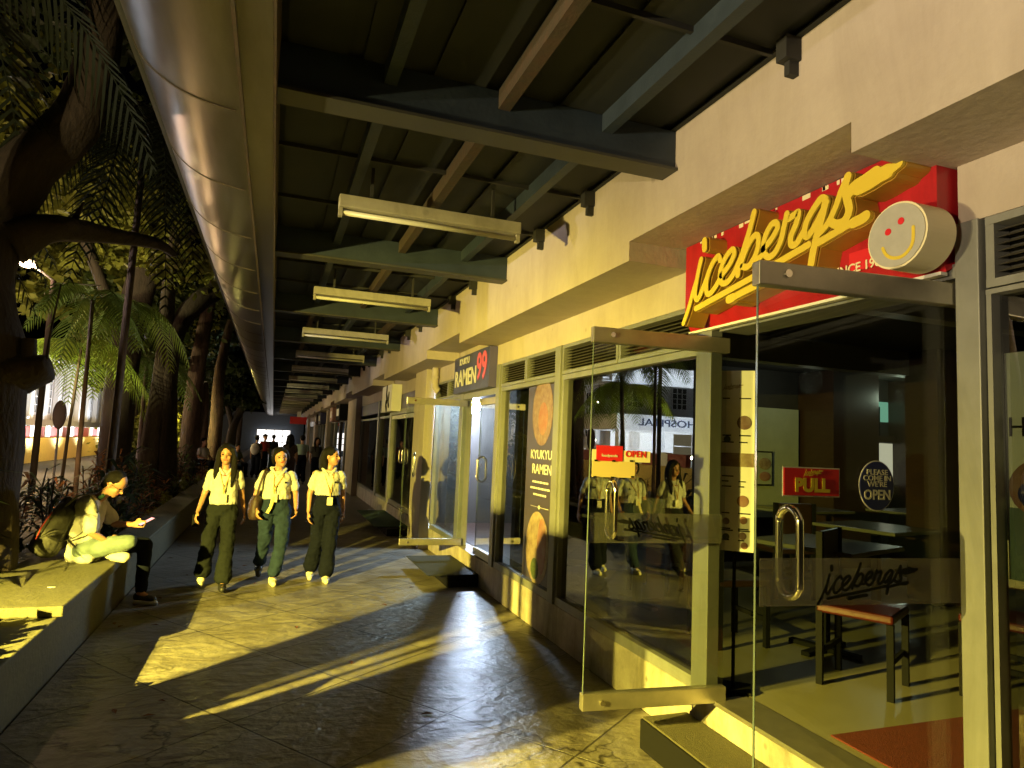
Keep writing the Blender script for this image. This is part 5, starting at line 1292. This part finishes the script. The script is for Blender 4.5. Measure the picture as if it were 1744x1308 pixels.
# ================================================================= ACROSS THE ROAD
hb = thing('white_building', 'white floodlit two storey building with slim pilasters and barred windows across the road', 'building', (-11.5, 42, 0))
H = lambda mb, n, m, **k: world_parent(mb.build(n, m, **k), hb)
H(MB().box(-22, -11.25, 30.8, 56, 0, 5.0), 'wall', M['facade'])
H(MB().box(-22, -10.75, 30.2, 56.5, 5.0, 5.16).box(-22, -10.9, 30.4, 56.4, 5.16, 5.35), 'eave', M['pilaster'])
y = 31.2
while y < 55:
    H(MB().extr([(y,1.9),(y+.55,1.9),(y+.55,4.9),(y,4.9)], 'x', -11.24, -10.98), 'pilaster', M['pilaster'], bevel=.03)
    f = MB().box(-11.235, -11.20, y+.75, y+1.65, 2.2, 4.7); w_ = H(f, 'window', M['darkglass'])
    g_ = MB()
    for q in range(4): g_.box(-11.195, -11.17, y+.75+q*.29, y+.79+q*.29, 2.2, 4.7)
    for q in range(7): g_.box(-11.194, -11.171, y+.75, y+1.65, 2.2+q*.41, 2.235+q*.41)
    g_ = g_.build('bars', M['pilaster']); g_.parent = w_; g_.matrix_parent_inverse = Matrix.Identity(4)
    y += 2.1
# porch wing facing down the road
H(MB().box(-24, -11.27, 30.1, 30.79, 0, 5.7), 'wing_wall', M['facade'])
H(MB().box(-24.2, -11.1, 29.6, 30.9, 5.7, 5.95), 'wing_eave', M['pilaster'])
H(MB().box(-18.5, -9.7, 26.6, 30.09, 2.55, 3.28), 'porch_slab', M['facade'], bevel=.03)
for xx in (-10.1, -12.2, -15.4, -18.0): H(MB().box(xx-.18, xx+.18, 26.8, 27.16, 0, 2.545), 'porch_column', M['pilaster'], bevel=.02)
for xx in (-12.6, -15.3, -17.6, -19.6):
    w_ = H(MB().box(xx-.45, xx+.45, 30.05, 30.095, 3.85, 5.0), 'window', M['darkglass'])
    g_ = MB()
    for q in range(4): g_.box(xx-.47+q*.30, xx-.43+q*.30, 30.02, 30.045, 3.85, 5.0)
    for q in range(5): g_.box(xx-.47, xx+.47, 30.021, 30.046, 3.85+q*.28, 3.88+q*.28)
    g_ = g_.build('bars', M['pilaster']); g_.parent = w_; g_.matrix_parent_inverse = Matrix.Identity(4)
H(MB().box(-17.2, -15.0, 30.04, 30.09, .1, 2.6), 'entrance', emission('entrance_lit', (.9,.75,.45), .55))
H(MB().box(-16.12,-16.08,30.0,30.03,.1,2.6).box(-17.2,-15.0,30.0,30.03,1.9,1.95), 'entrance_frame', M['pilaster'])
t = text_mesh('lettering', 'HOSPITAL', .46, M['navy'], None, frame_at((-12.35, 26.58, 2.92), (1,0,0), (0,0,1)), depth=.012, bold=.006, sx=1.5); world_parent(t, hb)
# raised kerb walls in front
sw = thing('striped_wall', 'low wall of alternating white and maroon panels before the white building', 'wall', (-10.3, 40, 0)); y = 22.0; i = 0
wm = MB(); mm = MB()
while y < 60:
    (wm if i % 2 else mm).box(-10.45, -10.2 if i % 2 else -10.23, y, y+(.75 if i % 2 else 1.25), 1.05, 1.60 if i % 2 else 1.55); y += (.75 if i % 2 else 1.25); i += 1
world_parent(wm.build('white_panels', M['pilaster']), sw); world_parent(mm.build('maroon_panels', M['maroon']), sw)
yw = thing('yellow_wall', 'low yellow retaining wall along the road', 'wall', (-10.2, 40, 0)); world_parent(MB().box(-10.5, -10.0, 12, 60, -.1, 1.04).build('wall', M['yellowkerb'], bevel=.03), yw)
lamp('kerb_lamp_light', (-8.3, 36, 2.0), 260, (1,.75,.3), .03); lamp('kerb_lamp_light', (-8.3, 26, 2.0), 200, (1,.75,.3), .03); lamp('kerb_lamp_light', (-8.3, 45, 2.0), 220, (1,.75,.3), .03)
# oval road sign
rs_ = thing('road_sign', 'dark oval road sign seen edge on past the thin palms', 'sign', (-5.3, 20.4, 0))
MB().tube([(0,0,0),(0,0,2.2)], .03, 8).build('pole', M['frame'], rs_); MB().ell((0,-.04,1.95), (.16,.03,.38), 20, 12).build('panel', M['bagdark'], rs_, smooth=True)
# street lamp
sl_ = thing('street_lamp', 'street lamp with a glaring orange white head on a thin arm above the leaves', 'street lamp', (-3.95, 14.0, 0))
MB().tube([(0,0,0),(0,0,4.3)], [.06,.045], 10).build('pole', M['barkdark'], sl_, smooth=True)
MB().tube([(.0,0,4.3),(-.40,0,4.58)], .02, 8).tube([(0,0,4.25),(.75,0,4.30)], .012, 6).build('arm', M['frame'], sl_)
MB().ell((-.42,0,4.63), (.13,.07,.035), 14, 8).build('head', M['frame'], sl_, smooth=True)
MB().ell((-.42,-.03,4.54), (.12,.09,.06), 14, 8).build('lens', emission('lamp_lit', (1,.66,.36), 45), sl_, smooth=True)
# motorcycle-like vehicle light seen between the trunks
mv = thing('motorcycle', 'parked motorcycle with glaring white headlight between the second and third trunks', 'motorcycle', (-3.9, 20.8, -.02))
def wheel(y):
    q = [(0, y+.27*math.cos(t*PI/12), .30+.27*math.sin(t*PI/12)) for t in range(25)]; w_ = MB().tube(q, .045, 8, cap=False).build('wheel', M['black'], mv, smooth=True)
    r_ = MB().tube([(-.02,y,.30),(.02,y,.30)], .12, 14).build('hub', M['rail'], mv)
wheel(-.62); wheel(.62)
MB().cap((0,-.35,.62),(0,.15,.75),.12,.14).cap((0,-.5,.75),(0,-.62,.35),.03,.03).build('body', M['redtag'], mv, smooth=True)
MB().cap((0,.15,.83),(0,.7,.86),.09,.07).build('seat', M['black'], mv, smooth=True)
MB().tube([(-.32,-.35,1.02),(0,-.42,.98),(.32,-.35,1.02)], .014, 6).build('handlebar', M['black'], mv)
MB().ell((0,-.52,.92), (.09,.05,.09), 14, 8).build('headlight', emission('headlight_lit', (.9,.95,1), 28), mv, smooth=True)
# end of the walkway: bright glazed wall
ew = thing('end_window', 'bright white gridded window closing the far end of the walkway', 'window', (0, 58, 0))
MB().quad((-1.25,0,.45),(1.35,0,.45),(1.35,0,2.0),(-1.25,0,2.0)).build('lit_panes', emission('end_lit', (1,.97,.93), 2.6), ew)
fm = MB()
for x in (-1.25,-.55,.1,.75,1.35): fm.box(x-.03,x+.03,-.06,-.01,.3,2.05)
for z in (.45,1.0,1.5,2.0): fm.box(-1.28,1.38,-.062,-.012,z-.03,z+.03)
fm.build('glazing_bars', M['frame'], ew)
bw = thing('end_wall', 'dim wall with pipes at the far end of the walkway', 'wall', (0, 58.5, 0)); MB().box(-6, 2.4, 0, .3, -.1, 3.4).build('wall', M['beam'], bw)
lamp('end_light', (.3, 55, 2.6), 60, (1,.9,.8), .2)
# black sky dome beyond everything is the world itself
